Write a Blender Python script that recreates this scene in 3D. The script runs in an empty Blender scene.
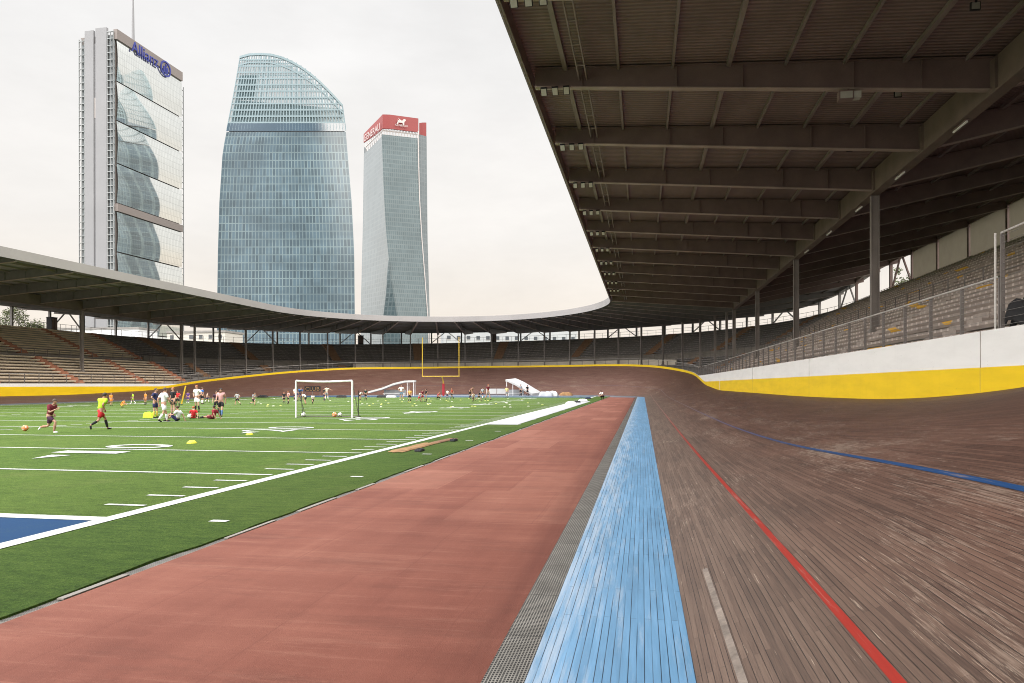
import bpy, math, random
from math import sin, cos, pi, radians, sqrt, atan2
from mathutils import Vector, Matrix

random.seed(7)
S = bpy.context.scene
C = S.collection

# ------------------------------------------------------------------ helpers
XC, R, T = -30.2, 30.512, 102.4
class MB:
    """collects faces; build() links them as one mesh object"""
    def __init__(s):
        s.v = []; s.f = []; s.uv = []; s.mi = []
    def quad(s, a, b, c, d, uv=None, m=0):
        n = len(s.v); s.v += [tuple(a), tuple(b), tuple(c), tuple(d)]
        s.f.append((n, n+1, n+2, n+3)); s.uv.append(uv or ((0,0),(1,0),(1,1),(0,1))); s.mi.append(m)
    def poly(s, pts, m=0):
        n = len(s.v); s.v += [tuple(p) for p in pts]
        s.f.append(tuple(range(n, n+len(pts)))); s.uv.append(tuple((p[0], p[1]) for p in pts)); s.mi.append(m)
    def grid(s, rows, uvs=None, m=0, close=False):
        n = len(s.v); R = len(rows); K = len(rows[0])
        for r in rows: s.v += [tuple(p) for p in r]
        for i in range(R-1):
            for j in range(K if close else K-1):
                j2 = (j+1) % K
                s.f.append((n+i*K+j, n+i*K+j2, n+(i+1)*K+j2, n+(i+1)*K+j))
                if uvs: s.uv.append((uvs[i][j], uvs[i][j2], uvs[i+1][j2], uvs[i+1][j]))
                else: s.uv.append(((i,j),(i,j2),(i+1,j2),(i+1,j)))
                s.mi.append(m)
    def hexa(s, p, m=0):
        """8 corners: bottom loop 0-3, top loop 4-7"""
        n = len(s.v); s.v += [tuple(q) for q in p]
        for f in ((3,2,1,0),(4,5,6,7),(0,1,5,4),(1,2,6,5),(2,3,7,6),(3,0,4,7)):
            s.f.append(tuple(n+i for i in f)); s.mi.append(m)
            a = [Vector(p[i]) for i in f]
            w = (a[1]-a[0]).length; h = (a[3]-a[0]).length
            s.uv.append(((0,0),(w,0),(w,h),(0,h)))
    def box(s, x0, x1, y0, y1, z0, z1, m=0):
        s.hexa([(x0,y0,z0),(x1,y0,z0),(x1,y1,z0),(x0,y1,z0),(x0,y0,z1),(x1,y0,z1),(x1,y1,z1),(x0,y1,z1)], m)
    def bar(s, p, q, w, h=None, up=(0,0,1), m=0):
        p = Vector(p); q = Vector(q); h = h or w
        d = (q-p).normalized(); u = Vector(up)
        if abs(d.dot(u)) > .98: u = Vector((1,0,0)) if abs(d.x) < .9 else Vector((0,1,0))
        r = d.cross(u).normalized(); u = r.cross(d).normalized()
        a = r*w/2; b = u*h/2
        s.hexa([p-a-b, p+a-b, q+a-b, q-a-b, p-a+b, p+a+b, q+a+b, q-a+b], m)
    def tube(s, p, q, r, n=8, r2=None, caps=True, m=0):
        p = Vector(p); q = Vector(q); r2 = r if r2 is None else r2
        d = (q-p).normalized(); u = Vector((0,0,1)) if abs(d.z) < .9 else Vector((1,0,0))
        a = d.cross(u).normalized(); b = a.cross(d)
        ra = [p+(a*cos(2*pi*i/n)+b*sin(2*pi*i/n))*r for i in range(n)]
        rb = [q+(a*cos(2*pi*i/n)+b*sin(2*pi*i/n))*r2 for i in range(n)]
        s.grid([ra, rb], close=True, m=m)
        if caps: s.poly(ra[::-1], m); s.poly(rb, m)
    def path(s, pts, r, n=6, m=0):
        for a, b in zip(pts[:-1], pts[1:]): s.tube(a, b, r, n, m=m)
    def lathe(s, c, prof, n=16, m=0):
        rows = [[(c[0]+r*cos(2*pi*i/n), c[1]+r*sin(2*pi*i/n), c[2]+z) for i in range(n)] for r, z in prof]
        s.grid(rows, close=True, m=m)
    def sphere(s, c, r, n=12, k=8, sc=(1,1,1), m=0):
        rows = []
        for i in range(k+1):
            t = -pi/2+pi*i/k
            rows.append([(c[0]+sc[0]*r*cos(t)*cos(2*pi*j/n), c[1]+sc[1]*r*cos(t)*sin(2*pi*j/n), c[2]+sc[2]*r*sin(t)) for j in range(n)])
        s.grid(rows, close=True, m=m)
    def build(s, name, mat, parent=None, smooth=False):
        me = bpy.data.meshes.new(name)
        me.from_pydata(s.v, [], s.f)
        uvl = me.uv_layers.new(name='UVMap')
        k = 0; flat = []
        for u in s.uv:
            for c in u: flat += [c[0], c[1]]
        uvl.data.foreach_set('uv', flat)
        for m in (mat if isinstance(mat, (list, tuple)) else [mat]): me.materials.append(m)
        me.polygons.foreach_set('material_index', s.mi)
        if smooth: me.polygons.foreach_set('use_smooth', [True]*len(s.f))
        me.update()
        o = bpy.data.objects.new(name, me); C.objects.link(o)
        if parent: o.parent = parent
        return o

def tag(o, label=None, cat=None, group=None, kind=None):
    if label: o['label'] = label
    if cat: o['category'] = cat
    if group: o['group'] = group
    if kind: o['kind'] = kind
    return o
def thing(name, label, cat, loc=(0,0,0), rz=0, group=None):
    o = bpy.data.objects.new(name, None); C.objects.link(o); o.empty_display_size = .3
    o.location = loc; o.rotation_euler = (0,0,rz)
    return tag(o, label, cat, group)
def copy_tree(o, parent=None):
    c = o.copy(); C.objects.link(c)
    if parent: c.parent = parent
    for ch in list(o.children): copy_tree(ch, c)
    return c
def lerp(a, b, t): return a+(b-a)*t
def sstep(a, b, x):
    t = max(0, min(1, (x-a)/(b-a))); return t*t*(3-2*t)
def interp(pts, x):
    if x <= pts[0][0]: return pts[0][1]
    for (a, ya), (b, yb) in zip(pts[:-1], pts[1:]):
        if x <= b: return ya+(yb-ya)*(x-a)/(b-a)
    return pts[-1][1]

# ------------------------------------------------------------------ materials
class NT:
    def __init__(s, name):
        s.m = bpy.data.materials.new(name); s.m.use_nodes = True
        s.t = s.m.node_tree; s.n = s.t.nodes; s.l = s.t.links
        s.b = s.n['Principled BSDF']
        s.co = s.n.new('ShaderNodeTexCoord')
    def node(s, t, **kw):
        n = s.n.new(t)
        for k, v in kw.items():
            if k.startswith('i_'):
                key = k[2:]; key = int(key) if key.isdigit() else key.replace('_', ' ')
                n.inputs[key].default_value = v
            else: setattr(n, k, v)
        return n
    def link(s, a, b): s.l.new(a, b)
    def noise(s, vec, scale, detail=4, rough=.55):
        n = s.node('ShaderNodeTexNoise'); n.inputs['Scale'].default_value = scale
        n.inputs['Detail'].default_value = detail; n.inputs['Roughness'].default_value = rough
        s.link(vec, n.inputs['Vector']); return n.outputs['Fac']
    def mapping(s, vec, scale=(1,1,1), loc=(0,0,0)):
        n = s.node('ShaderNodeMapping'); n.inputs['Scale'].default_value = scale; n.inputs['Location'].default_value = loc
        s.link(vec, n.inputs['Vector']); return n.outputs['Vector']
    def ramp(s, fac, stops):
        n = s.node('ShaderNodeValToRGB'); e = n.color_ramp.elements
        while len(e) < len(stops): e.new(.5)
        for i, (p, c) in enumerate(stops):
            e[i].position = p; e[i].color = c if len(c) == 4 else (*c, 1)
        s.link(fac, n.inputs['Fac']); return n.outputs['Color']
    def mix(s, fac, a, b, mode='MIX'):
        n = s.node('ShaderNodeMix', data_type='RGBA', blend_type=mode)
        for v, k in ((fac, 0), (a, 6), (b, 7)):
            if isinstance(v, (int, float)): n.inputs[k].default_value = v
            elif isinstance(v, (tuple, list)): n.inputs[k].default_value = (*v[:3], 1)
            else: s.link(v, n.inputs[k])
        return n.outputs[2]
    def math(s, op, a, b=None, clamp=False):
        n = s.node('ShaderNodeMath', operation=op); n.use_clamp = clamp
        for i, v in enumerate((a, b)):
            if v is None: continue
            if isinstance(v, (int, float)): n.inputs[i].default_value = v
            else: s.link(v, n.inputs[i])
        return n.outputs[0]
    def bump(s, h, strength=.3, dist=.02):
        n = s.node('ShaderNodeBump'); n.inputs['Strength'].default_value = strength; n.inputs['Distance'].default_value = dist
        s.link(h, n.inputs['Height']); s.link(n.outputs[0], s.b.inputs['Normal'])
    def out(s, col=None, rough=.6, metal=0, spec=.5):
        if col is not None:
            if isinstance(col, (tuple, list)): s.b.inputs['Base Color'].default_value = (*col[:3], 1)
            else: s.link(col, s.b.inputs['Base Color'])
        if isinstance(rough, (int, float)): s.b.inputs['Roughness'].default_value = rough
        else: s.link(rough, s.b.inputs['Roughness'])
        s.b.inputs['Metallic'].default_value = metal
        s.b.inputs['Specular IOR Level'].default_value = spec
        return s.m

def mat(name, col, rough=.6, var=.15, scale=1.5, metal=0, spec=.4, bump=0, fine=30):
    t = NT(name); v = t.co.outputs['Object']
    n = t.noise(v, scale, 5); n2 = t.noise(v, fine, 3)
    f = t.math('ADD', t.math('MULTIPLY', n, .7), t.math('MULTIPLY', n2, .3))
    lo = tuple(c*(1-var) for c in col); hi = tuple(min(1, c*(1+var)) for c in col)
    c = t.ramp(f, [(.3, lo), (.7, hi)])
    if bump: t.bump(n2, bump, .01)
    return t.out(c, rough, metal, spec)

def m_turf():
    t = NT('artificial_turf'); v = t.co.outputs['Object']
    big = t.noise(v, .25, 4); mid = t.noise(t.mapping(v, (1, 3, 1)), 2.5, 4, .7); fine = t.noise(t.mapping(v, (1, 1, .2)), 38, 4, .85)
    tuft = t.noise(t.mapping(v, (1.6, 1, .2)), 13, 6, .82)
    f = t.math('ADD', t.math('ADD', t.math('MULTIPLY', big, .2), t.math('MULTIPLY', mid, .3)), t.math('ADD', t.math('MULTIPLY', fine, .2), t.math('MULTIPLY', tuft, .42)))
    c = t.ramp(f, [(.42, (.007, .024, .002)), (.54, (0.0694, 0.1288, 0.0168)), (.64, (0.1232, 0.1926, 0.0314)), (.76, (0.2800, 0.3472, 0.0896))])
    sep = t.node('ShaderNodeSeparateXYZ'); t.link(v, sep.inputs[0])
    # faint five-yard mowing bands
    bf = t.math('GREATER_THAN', t.math('SINE', t.math('MULTIPLY', t.math('SUBTRACT', sep.outputs[1], 8.51), pi/4.572)), 0)
    c2 = t.mix(t.math('MULTIPLY', bf, .16), c, (.125, .165, .03))
    # roof shade painted into the turf colour outside the sideline
    edge = t.math('GREATER_THAN', sep.outputs[0], -6.7)
    c3 = t.mix(t.math('MULTIPLY', edge, .30), c2, (.012, .034, .006))
    fib = t.noise(t.mapping(v, (30, 90, 1)), 1, 3, .8)
    c3 = t.mix(t.math('MULTIPLY', t.ramp(fib, [(.42, (1,1,1)), (.58, (0,0,0))]), .45), c3, (.018, .035, .005))
    seam = t.math('LESS_THAN', t.math('ABSOLUTE', t.math('SUBTRACT', t.math('PINGPONG', t.math('ADD', sep.outputs[1], 1.2), 2.286), 1.1)), .012)
    c3 = t.mix(t.math('MULTIPLY', seam, .25), c3, (.03, .05, .01))
    worn = t.noise(v, .55, 5, .6)
    c3 = t.mix(t.math('MULTIPLY', t.ramp(worn, [(.55, (0,0,0)), (.72, (1,1,1))]), .22), c3, (.17, .18, .06))
    t.bump(fine, .8, .03)
    return t.out(c3, .85, 0, .15)
def m_paint(name, col, wear=.25, under=(.07,.11,.03)):
    t = NT(name); v = t.co.outputs['Object']
    n = t.noise(v, 45, 3, .8); n2 = t.noise(v, 1.3, 4)
    f = t.math('MULTIPLY', t.math('GREATER_THAN', t.math('ADD', n, t.math('MULTIPLY', n2, .35)), .78), wear)
    c = t.mix(f, t.ramp(n, [(.2, tuple(k*.75 for k in col)), (.8, col)]), under)
    return t.out(c, .8, 0, .2)
def m_rubber():
    t = NT('red_rubber_surface'); v = t.co.outputs['Object']
    big = t.noise(t.mapping(v, (.8, .28, 1)), .9, 5, .6); st = t.noise(t.mapping(v, (.25, 1.6, 1)), 1.2, 5, .65)
    st2 = t.noise(t.mapping(v, (2.2, .12, 1), (3, 0, 0)), 1.4, 4, .6); fine = t.noise(v, 110, 2, .8)
    f = t.math('ADD', t.math('ADD', t.math('MULTIPLY', big, .4), t.math('MULTIPLY', st, .35)), t.math('ADD', t.math('MULTIPLY', fine, .12), t.math('MULTIPLY', st2, .2)))
    c = t.ramp(f, [(.36, (0.1185, 0.034, 0.021)), (.48, (0.2009, 0.064, 0.04116)), (.58, (0.2472, 0.086, 0.05628)), (.70, (0.3193, 0.13, 0.08736))])
    # scuffs swept across the strip and paler repaired patches
    sc = t.noise(t.mapping(v, (.55, 5.5, 1), (2, 7, 0)), 1, 7, .78)
    c = t.mix(t.math('MULTIPLY', t.ramp(sc, [(.53, (0,0,0)), (.66, (1,1,1))]), .40), c, (0.3708, 0.175, 0.1218))
    sd = t.noise(t.mapping(v, (.4, 2.1, 1), (12, 3, 0)), 1, 7, .75)
    c = t.mix(t.math('MULTIPLY', t.ramp(sd, [(.53, (0,0,0)), (.68, (1,1,1))]), .5), c, (0.103, 0.034, 0.02268))
    pb = t.node('ShaderNodeTexBrick'); pb.offset = .31
    t.link(t.mapping(v, (1, 1, 1), (.93, 1.7, 0)), pb.inputs['Vector'])
    for k, val in (('Scale', 1), ('Mortar Size', 0), ('Brick Width', 1.24), ('Row Height', 2.7)): pb.inputs[k].default_value = val
    pb.inputs['Color1'].default_value = (0,0,0,1); pb.inputs['Color2'].default_value = (1,1,1,1)
    pm = t.math('MULTIPLY', t.ramp(pb.outputs['Color'], [(.72, (0,0,0)), (.95, (1,1,1))]), t.noise(v, 3, 4))
    c = t.mix(t.math('MULTIPLY', pm, .6), c, (0.3708, 0.17, 0.1176))
    c = t.mix(t.math('MULTIPLY', t.math('SUBTRACT', 1, pb.outputs['Color']), .30), c, (0.1236, 0.036, 0.02352))
    grit = t.noise(v, 24, 7, .9)
    c = t.mix(t.math('MULTIPLY', t.ramp(grit, [(.54, (0,0,0)), (.70, (1,1,1))]), .50), c, (0.0721, 0.022, 0.01512))
    # seams between the laid sheets
    br = t.node('ShaderNodeTexBrick'); br.offset = .31
    wv = t.node('ShaderNodeVectorMath', operation='ADD'); t.link(v, wv.inputs[0]); wn_ = t.node('ShaderNodeTexNoise'); wn_.inputs['Scale'].default_value = 1.1; t.link(v, wn_.inputs['Vector'])
    ws = t.node('ShaderNodeVectorMath', operation='SCALE'); ws.inputs['Scale'].default_value = .10; t.link(wn_.outputs['Color'], ws.inputs[0]); t.link(ws.outputs[0], wv.inputs[1])
    t.link(t.mapping(wv.outputs[0], (1, 1, 1), (.93, 1.7, 0)), br.inputs['Vector'])
    for k, val in (('Scale', 1), ('Mortar Size', .012), ('Mortar Smooth', .8), ('Brick Width', 1.24), ('Row Height', 2.7)): br.inputs[k].default_value = val
    br.inputs['Color1'].default_value = (0,0,0,1); br.inputs['Color2'].default_value = (.14,.14,.14,1); br.inputs['Mortar'].default_value = (.5,.5,.5,1)
    c = t.mix(t.math('MULTIPLY', br.outputs['Color'], .6), c, (0.1236, 0.035, 0.02352))
    gl = t.noise(t.mapping(v, (1, 1, 1), (5, 5, 0)), 31, 6, .9)
    c = t.mix(t.math('MULTIPLY', t.ramp(gl, [(.55, (0,0,0)), (.72, (1,1,1))]), .35), c, (0.412, 0.2, 0.1386))
    # scuffed dark edge towards the grating
    sep = t.node('ShaderNodeSeparateXYZ'); t.link(v, sep.inputs[0])
    e = t.math('MULTIPLY', t.math('SUBTRACT', sep.outputs[0], -1.36), 3.4, True)
    e = t.math('MULTIPLY', e, t.noise(t.mapping(v, (4, .4, 1)), 2, 5, .7))
    c = t.mix(t.math('MULTIPLY', e, .9, True), c, (0.103, 0.028, 0.01848))
    t.bump(fine, .35, .01)
    return t.out(c, .78, 0, .3)
def board_nodes(t, uv, w, h, mortar=.05):
    br = t.node('ShaderNodeTexBrick'); br.offset = .37; br.offset_frequency = 2
    t.link(uv, br.inputs['Vector'])
    for k, val in (('Scale', 1), ('Mortar Size', mortar), ('Mortar Smooth', .3), ('Bias', 0), ('Brick Width', w), ('Row Height', h)): br.inputs[k].default_value = val
    br.inputs['Color1'].default_value = (0,0,0,1); br.inputs['Color2'].default_value = (1,1,1,1); br.inputs['Mortar'].default_value = (.5,.5,.5,1)
    return br.outputs['Color'], br.outputs['Fac']
def m_wood():
    t = NT('weathered_track_boards'); uv0 = t.co.outputs['UV']
    # the boards are not laid dead straight: let the pattern wander a few millimetres
    wob = t.noise(t.mapping(uv0, (.25, 9, 1)), 1, 2)
    cmb = t.node('ShaderNodeCombineXYZ'); t.link(t.math('MULTIPLY', t.math('SUBTRACT', wob, .5), .03), cmb.inputs[1])
    ad = t.node('ShaderNodeVectorMath', operation='ADD'); t.link(uv0, ad.inputs[0]); t.link(cmb.outputs[0], ad.inputs[1]); uv = ad.outputs[0]
    rnd, gap = board_nodes(t, uv, 1.7, .037, .0021)
    grain = t.noise(t.mapping(uv, (3.6, 130, 1)), 1, 7, .78)
    fleck = t.noise(t.mapping(uv, (9, 150, 1), (5, 1, 0)), 1, 4, .8)
    blotch = t.noise(t.mapping(uv, (.35, 1.3, 1)), 1, 6, .66)
    sep = t.node('ShaderNodeSeparateXYZ'); t.link(uv, sep.inputs[0])
    outer = t.math('ADD', t.math('MULTIPLY', t.math('SUBTRACT', sep.outputs[1], .6), .5, True), t.math('MULTIPLY', t.math('SUBTRACT', blotch, .5), .9), True)
    tone = t.noise(t.mapping(uv, (.5, 14, 1), (2, 5, 0)), 1, 3, .6)
    f = t.math('ADD', t.math('ADD', t.math('MULTIPLY', rnd, .13), t.math('MULTIPLY', grain, .46)), t.math('ADD', t.math('MULTIPLY', blotch, .30), t.math('MULTIPLY', tone, .17)))
    a = t.ramp(f, [(.30, (.026, .018, .015)), (.5, (0.1044, 0.0668, 0.0495)), (.72, (0.1995, 0.1378, 0.1028))])
    b = t.ramp(f, [(.30, (.028, .014, .011)), (.5, (0.1067, 0.0530, 0.0369)), (.72, (0.1914, 0.1039, 0.0737))])
    c = t.mix(outer, a, b)
    c = t.mix(t.math('MULTIPLY', t.math('SUBTRACT', sep.outputs[0], T+2), .06, True), c, t.ramp(f, [(.30, (.075, .034, .026)), (.5, (.155, .080, .062)), (.72, (.23, .135, .108))]))
    # worn to bare wood: short ragged board-wide streaks gathered in patches
    w1 = t.noise(t.mapping(uv, (1.9, 52, 1), (3.1, 0, 0)), 1, 9, .76)
    mask = t.noise(t.mapping(uv, (.24, .95, 1), (9, 4, 0)), 1, 6, .68)
    band = t.math('MULTIPLY', t.math('MULTIPLY', t.math('SUBTRACT', sep.outputs[1], .9), 1.2, True), t.math('MULTIPLY', t.math('SUBTRACT', 5.2, sep.outputs[1]), .5, True))
    th = t.math('ADD', w1, t.math('MULTIPLY', t.math('SUBTRACT', mask, .5), .80))
    th = t.math('ADD', th, t.math('MULTIPLY', t.math('SUBTRACT', fleck, .5), .22))
    th = t.math('ADD', th, t.math('SUBTRACT', t.math('MULTIPLY', band, .075), .03))
    worn = t.ramp(th, [(.60, (0,0,0)), (.65, (.6,.6,.6)), (.78, (1,1,1))])
    c = t.mix(t.math('MULTIPLY', worn, .68), c, t.ramp(grain, [(.3, (.19, .135, .102)), (.7, (.42, .32, .25))]))
    # splintered pale edges along single boards
    w2 = t.noise(t.mapping(uv, (1.5, 74, 1), (1.7, 8, 0)), 1, 5, .7)
    sp = t.ramp(t.math('ADD', w2, t.math('MULTIPLY', t.math('SUBTRACT', mask, .5), .22)), [(.635, (0,0,0)), (.67, (1,1,1))])
    c = t.mix(t.math('MULTIPLY', sp, .75), c, (.44, .355, .275))
    # open joints: dark where a board has shrunk
    gm = t.noise(t.mapping(uv, (.8, 23, 1), (0, 3, 0)), 1, 3)
    g2 = t.math('MULTIPLY', gap, t.ramp(gm, [(.38, (.08,.08,.08)), (.56, (1,1,1))]))
    c = t.mix(t.math('MULTIPLY', g2, .94), c, (.010, .007, .006))
    h = t.math('SUBTRACT', t.math('ADD', t.math('MULTIPLY', grain, .4), t.math('MULTIPLY', rnd, .25)), g2)
    t.bump(h, .6, .006)
    return t.out(c, t.math('ADD', .40, t.math('MULTIPLY', grain, .35)), 0, .35)
def m_blue(name, col, dirty):
    t = NT(name); uv = t.co.outputs['UV']
    rnd, gap = board_nodes(t, uv, 2.1, .05, .0028)
    grain = t.noise(t.mapping(uv, (1.6, 30, 1)), 1, 5, .7)
    blotch = t.noise(t.mapping(uv, (.5, 3.2, 1)), 1, 5, .65)
    f = t.math('ADD', t.math('ADD', t.math('MULTIPLY', rnd, .13), t.math('MULTIPLY', grain, .4)), t.math('MULTIPLY', blotch, .5))
    c = t.ramp(f, [(.25, tuple(k*.66 for k in col)), (.52, col), (.78, tuple(min(1, k*1.25+.05) for k in col))])
    wn = t.noise(t.mapping(uv, (.7, 9, 1), (7,2,0)), 1, 8, .75)
    sep = t.node('ShaderNodeSeparateXYZ'); t.link(uv, sep.inputs[0])
    left = t.math('MULTIPLY', t.math('SUBTRACT', -.42, sep.outputs[1]), 1.2, True)
    wm = t.ramp(t.math('ADD', wn, t.math('MULTIPLY', left, .30)), [(.56, (0,0,0)), (.74, (1,1,1))])
    c = t.mix(t.math('MULTIPLY', wm, .6), c, tuple(min(1, k*.35+.42) for k in col))
    chip = t.ramp(t.noise(t.mapping(uv, (5, 30, 1)), 1, 4, .7), [(.70, (0,0,0)), (.74, (1,1,1))])
    c = t.mix(t.math('MULTIPLY', chip, .35+dirty*.4), c, (.12, .11, .10))
    c = t.mix(t.math('MULTIPLY', t.noise(t.mapping(uv, (.2, 1.1, 1)), 1, 4), dirty), c, (.15, .15, .16))
    gm = t.noise(t.mapping(uv, (.7, 16, 1), (0, 3, 0)), 1, 3)
    g2 = t.math('MULTIPLY', gap, t.ramp(gm, [(.36, (.15,.15,.15)), (.52, (1,1,1))]))
    c = t.mix(t.math('MULTIPLY', g2, .93), c, tuple(k*.07 for k in col))
    t.bump(t.math('SUBTRACT', t.math('MULTIPLY', grain, .3), g2), .5, .006)
    return t.out(c, t.math('ADD', .30, t.math('MULTIPLY', grain, .3)), 0, .45)
def m_line(name, col):
    t = NT(name); uv = t.co.outputs['UV']
    n = t.noise(t.mapping(uv, (1.3, 34, 1)), 1, 5, .7); n2 = t.noise(t.mapping(uv, (.12, .8, 1)), 1, 4)
    w = t.ramp(t.math('ADD', n, t.math('MULTIPLY', n2, .3)), [(.72, (0,0,0)), (.82, (1,1,1))])
    c = t.mix(t.math('MULTIPLY', w, .7), t.ramp(n, [(.25, tuple(k*.7 for k in col)), (.7, col)]), (.22, .16, .13))
    sep = t.node('ShaderNodeSeparateXYZ'); t.link(uv, sep.inputs[0])
    fade = t.math('MULTIPLY', t.math('MULTIPLY', t.math('SUBTRACT', sep.outputs[0], 13), .03, True), .78)
    c = t.mix(fade, c, (.15, .10, .085))
    return t.out(c, .5, 0, .4)
def m_grating():
    t = NT('galvanised_grating'); uv = t.co.outputs['UV']
    def cells(scale):
        br = t.node('ShaderNodeTexBrick'); br.offset = 0
        t.link(uv, br.inputs['Vector'])
        for k, v in (('Scale', 1), ('Mortar Size', .0042), ('Mortar Smooth', .1), ('Brick Width', .03), ('Row Height', .0205)): br.inputs[k].default_value = v
        return br.outputs['Fac']
    m = cells(1)
    n = t.noise(uv, 3, 4)
    bars = t.ramp(n, [(.3, (.20, .185, .16)), (.7, (.34, .32, .285))])
    c = t.mix(m, (.012, .011, .010), bars)
    sep = t.node('ShaderNodeSeparateXYZ'); t.link(uv, sep.inputs[0])
    j = t.math('LESS_THAN', t.math('MODULO', sep.outputs[0], 1.0), .012)
    c = t.mix(j, c, (.05, .047, .04))
    t.bump(m, .6, .01)
    return t.out(c, .45, .3, .5)
def m_wall(name, col, dirt=.3):
    t = NT(name); v = t.co.outputs['Object']
    n = t.noise(t.mapping(v, (1, .5, 3)), .8, 6, .65); sp = t.noise(v, 9, 3, .6); drip = t.noise(t.mapping(v, (1.5, 1.5, .25)), 2.2, 5, .7)
    c = t.ramp(n, [(.25, tuple(k*(1-dirt) for k in col)), (.6, col)])
    c = t.mix(t.math('MULTIPLY', t.ramp(drip, [(.54, (0,0,0)), (.72, (1,1,1))]), dirt*.6), c, tuple(k*.55 for k in col))
    c = t.mix(t.math('MULTIPLY', t.ramp(sp, [(.70, (0,0,0)), (.74, (1,1,1))]), .4), c, (.16, .14, .12))
    t.bump(sp, .08, .01)
    return t.out(c, .55, 0, .35)
def m_bench(name, col, dash, yellow=0.0):
    """wooden bench plank with pale seat number plates along its front"""
    t = NT(name); uv = t.co.outputs['UV']
    n = t.noise(t.mapping(uv, (.5, 5, 1)), 1, 5, .65)
    c = t.ramp(n, [(.25, tuple(k*.6 for k in col)), (.5, col), (.8, tuple(k*1.4 for k in col))])
    sep = t.node('ShaderNodeSeparateXYZ'); t.link(uv, sep.inputs[0])
    md = t.math('MODULO', t.math('ADD', sep.outputs[0], 400.0), .55)
    a = t.math('MULTIPLY', t.math('GREATER_THAN', md, .13), t.math('LESS_THAN', md, .30))
    front = t.math('MULTIPLY', t.math('GREATER_THAN', sep.outputs[1], .02), t.math('LESS_THAN', sep.outputs[1], .10))
    keep = t.math('GREATER_THAN', t.noise(t.mapping(uv, (1.9, .1, 1), (0, 0, 0)), 1, 2), .40)
    c = t.mix(t.math('MULTIPLY', t.math('MULTIPLY', a, front), t.math('MULTIPLY', keep, dash)), c, (.62, .54, .50))
    if yellow:
        y = t.noise(t.mapping(t.co.outputs['Object'], (1, .55, 3.2)), .55, 1)
        c = t.mix(t.math('MULTIPLY', t.math('GREATER_THAN', y, .675), yellow), c, (.72, .40, .04))
    return t.out(c, .7, 0, .25)
def m_glass(name, glass, var, line, w, h, mortar, metal=.0, rough=.15, spec=.6, patch=.35):
    t = NT(name); uv = t.co.outputs['UV']
    br = t.node('ShaderNodeTexBrick'); br.offset = 0
    t.link(uv, br.inputs['Vector'])
    for k, v in (('Scale', 1), ('Mortar Size', mortar), ('Mortar Smooth', .2), ('Bias', 0), ('Brick Width', w), ('Row Height', h)): br.inputs[k].default_value = v
    br.inputs['Color1'].default_value = (*[k*(1-var) for k in glass], 1)
    br.inputs['Color2'].default_value = (*[min(1, k*(1+var)) for k in glass], 1)
    br.inputs['Mortar'].default_value = (*line, 1)
    n = t.noise(t.mapping(uv, (.02, .05, 1)), 1, 4, .6)
    c = t.mix(t.math('MULTIPLY', t.ramp(n, [(.4, (0,0,0)), (.62, (1,1,1))]), patch), br.outputs['Color'], tuple(k*.55 for k in glass))
    return t.out(c, rough, metal, spec)
def m_deck():
    t = NT('corrugated_deck'); uv = t.co.outputs['UV']
    w = t.node('ShaderNodeTexWave', wave_type='BANDS', bands_direction='X'); w.inputs['Scale'].default_value = 1.35
    t.link(uv, w.inputs['Vector'])
    n = t.noise(t.mapping(uv, (.3, .8, 1)), 1, 4)
    c = t.ramp(n, [(.3, (.185, .130, .120)), (.7, (.28, .20, .182))])
    c = t.mix(t.math('MULTIPLY', w.outputs['Fac'], .55), c, (.066, .046, .042))
    t.bump(w.outputs['Fac'], .8, .05)
    return t.out(c, .6, 0, .3)
def m_leaf(name, col):
    t = NT(name)
    g = t.node('ShaderNodeNewGeometry')
    c = t.ramp(g.outputs['Random Per Island'], [(0, tuple(k*.45 for k in col)), (.6, col), (1, tuple(k*1.7 for k in col))])
    return t.out(c, .7, 0, .2)

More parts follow.
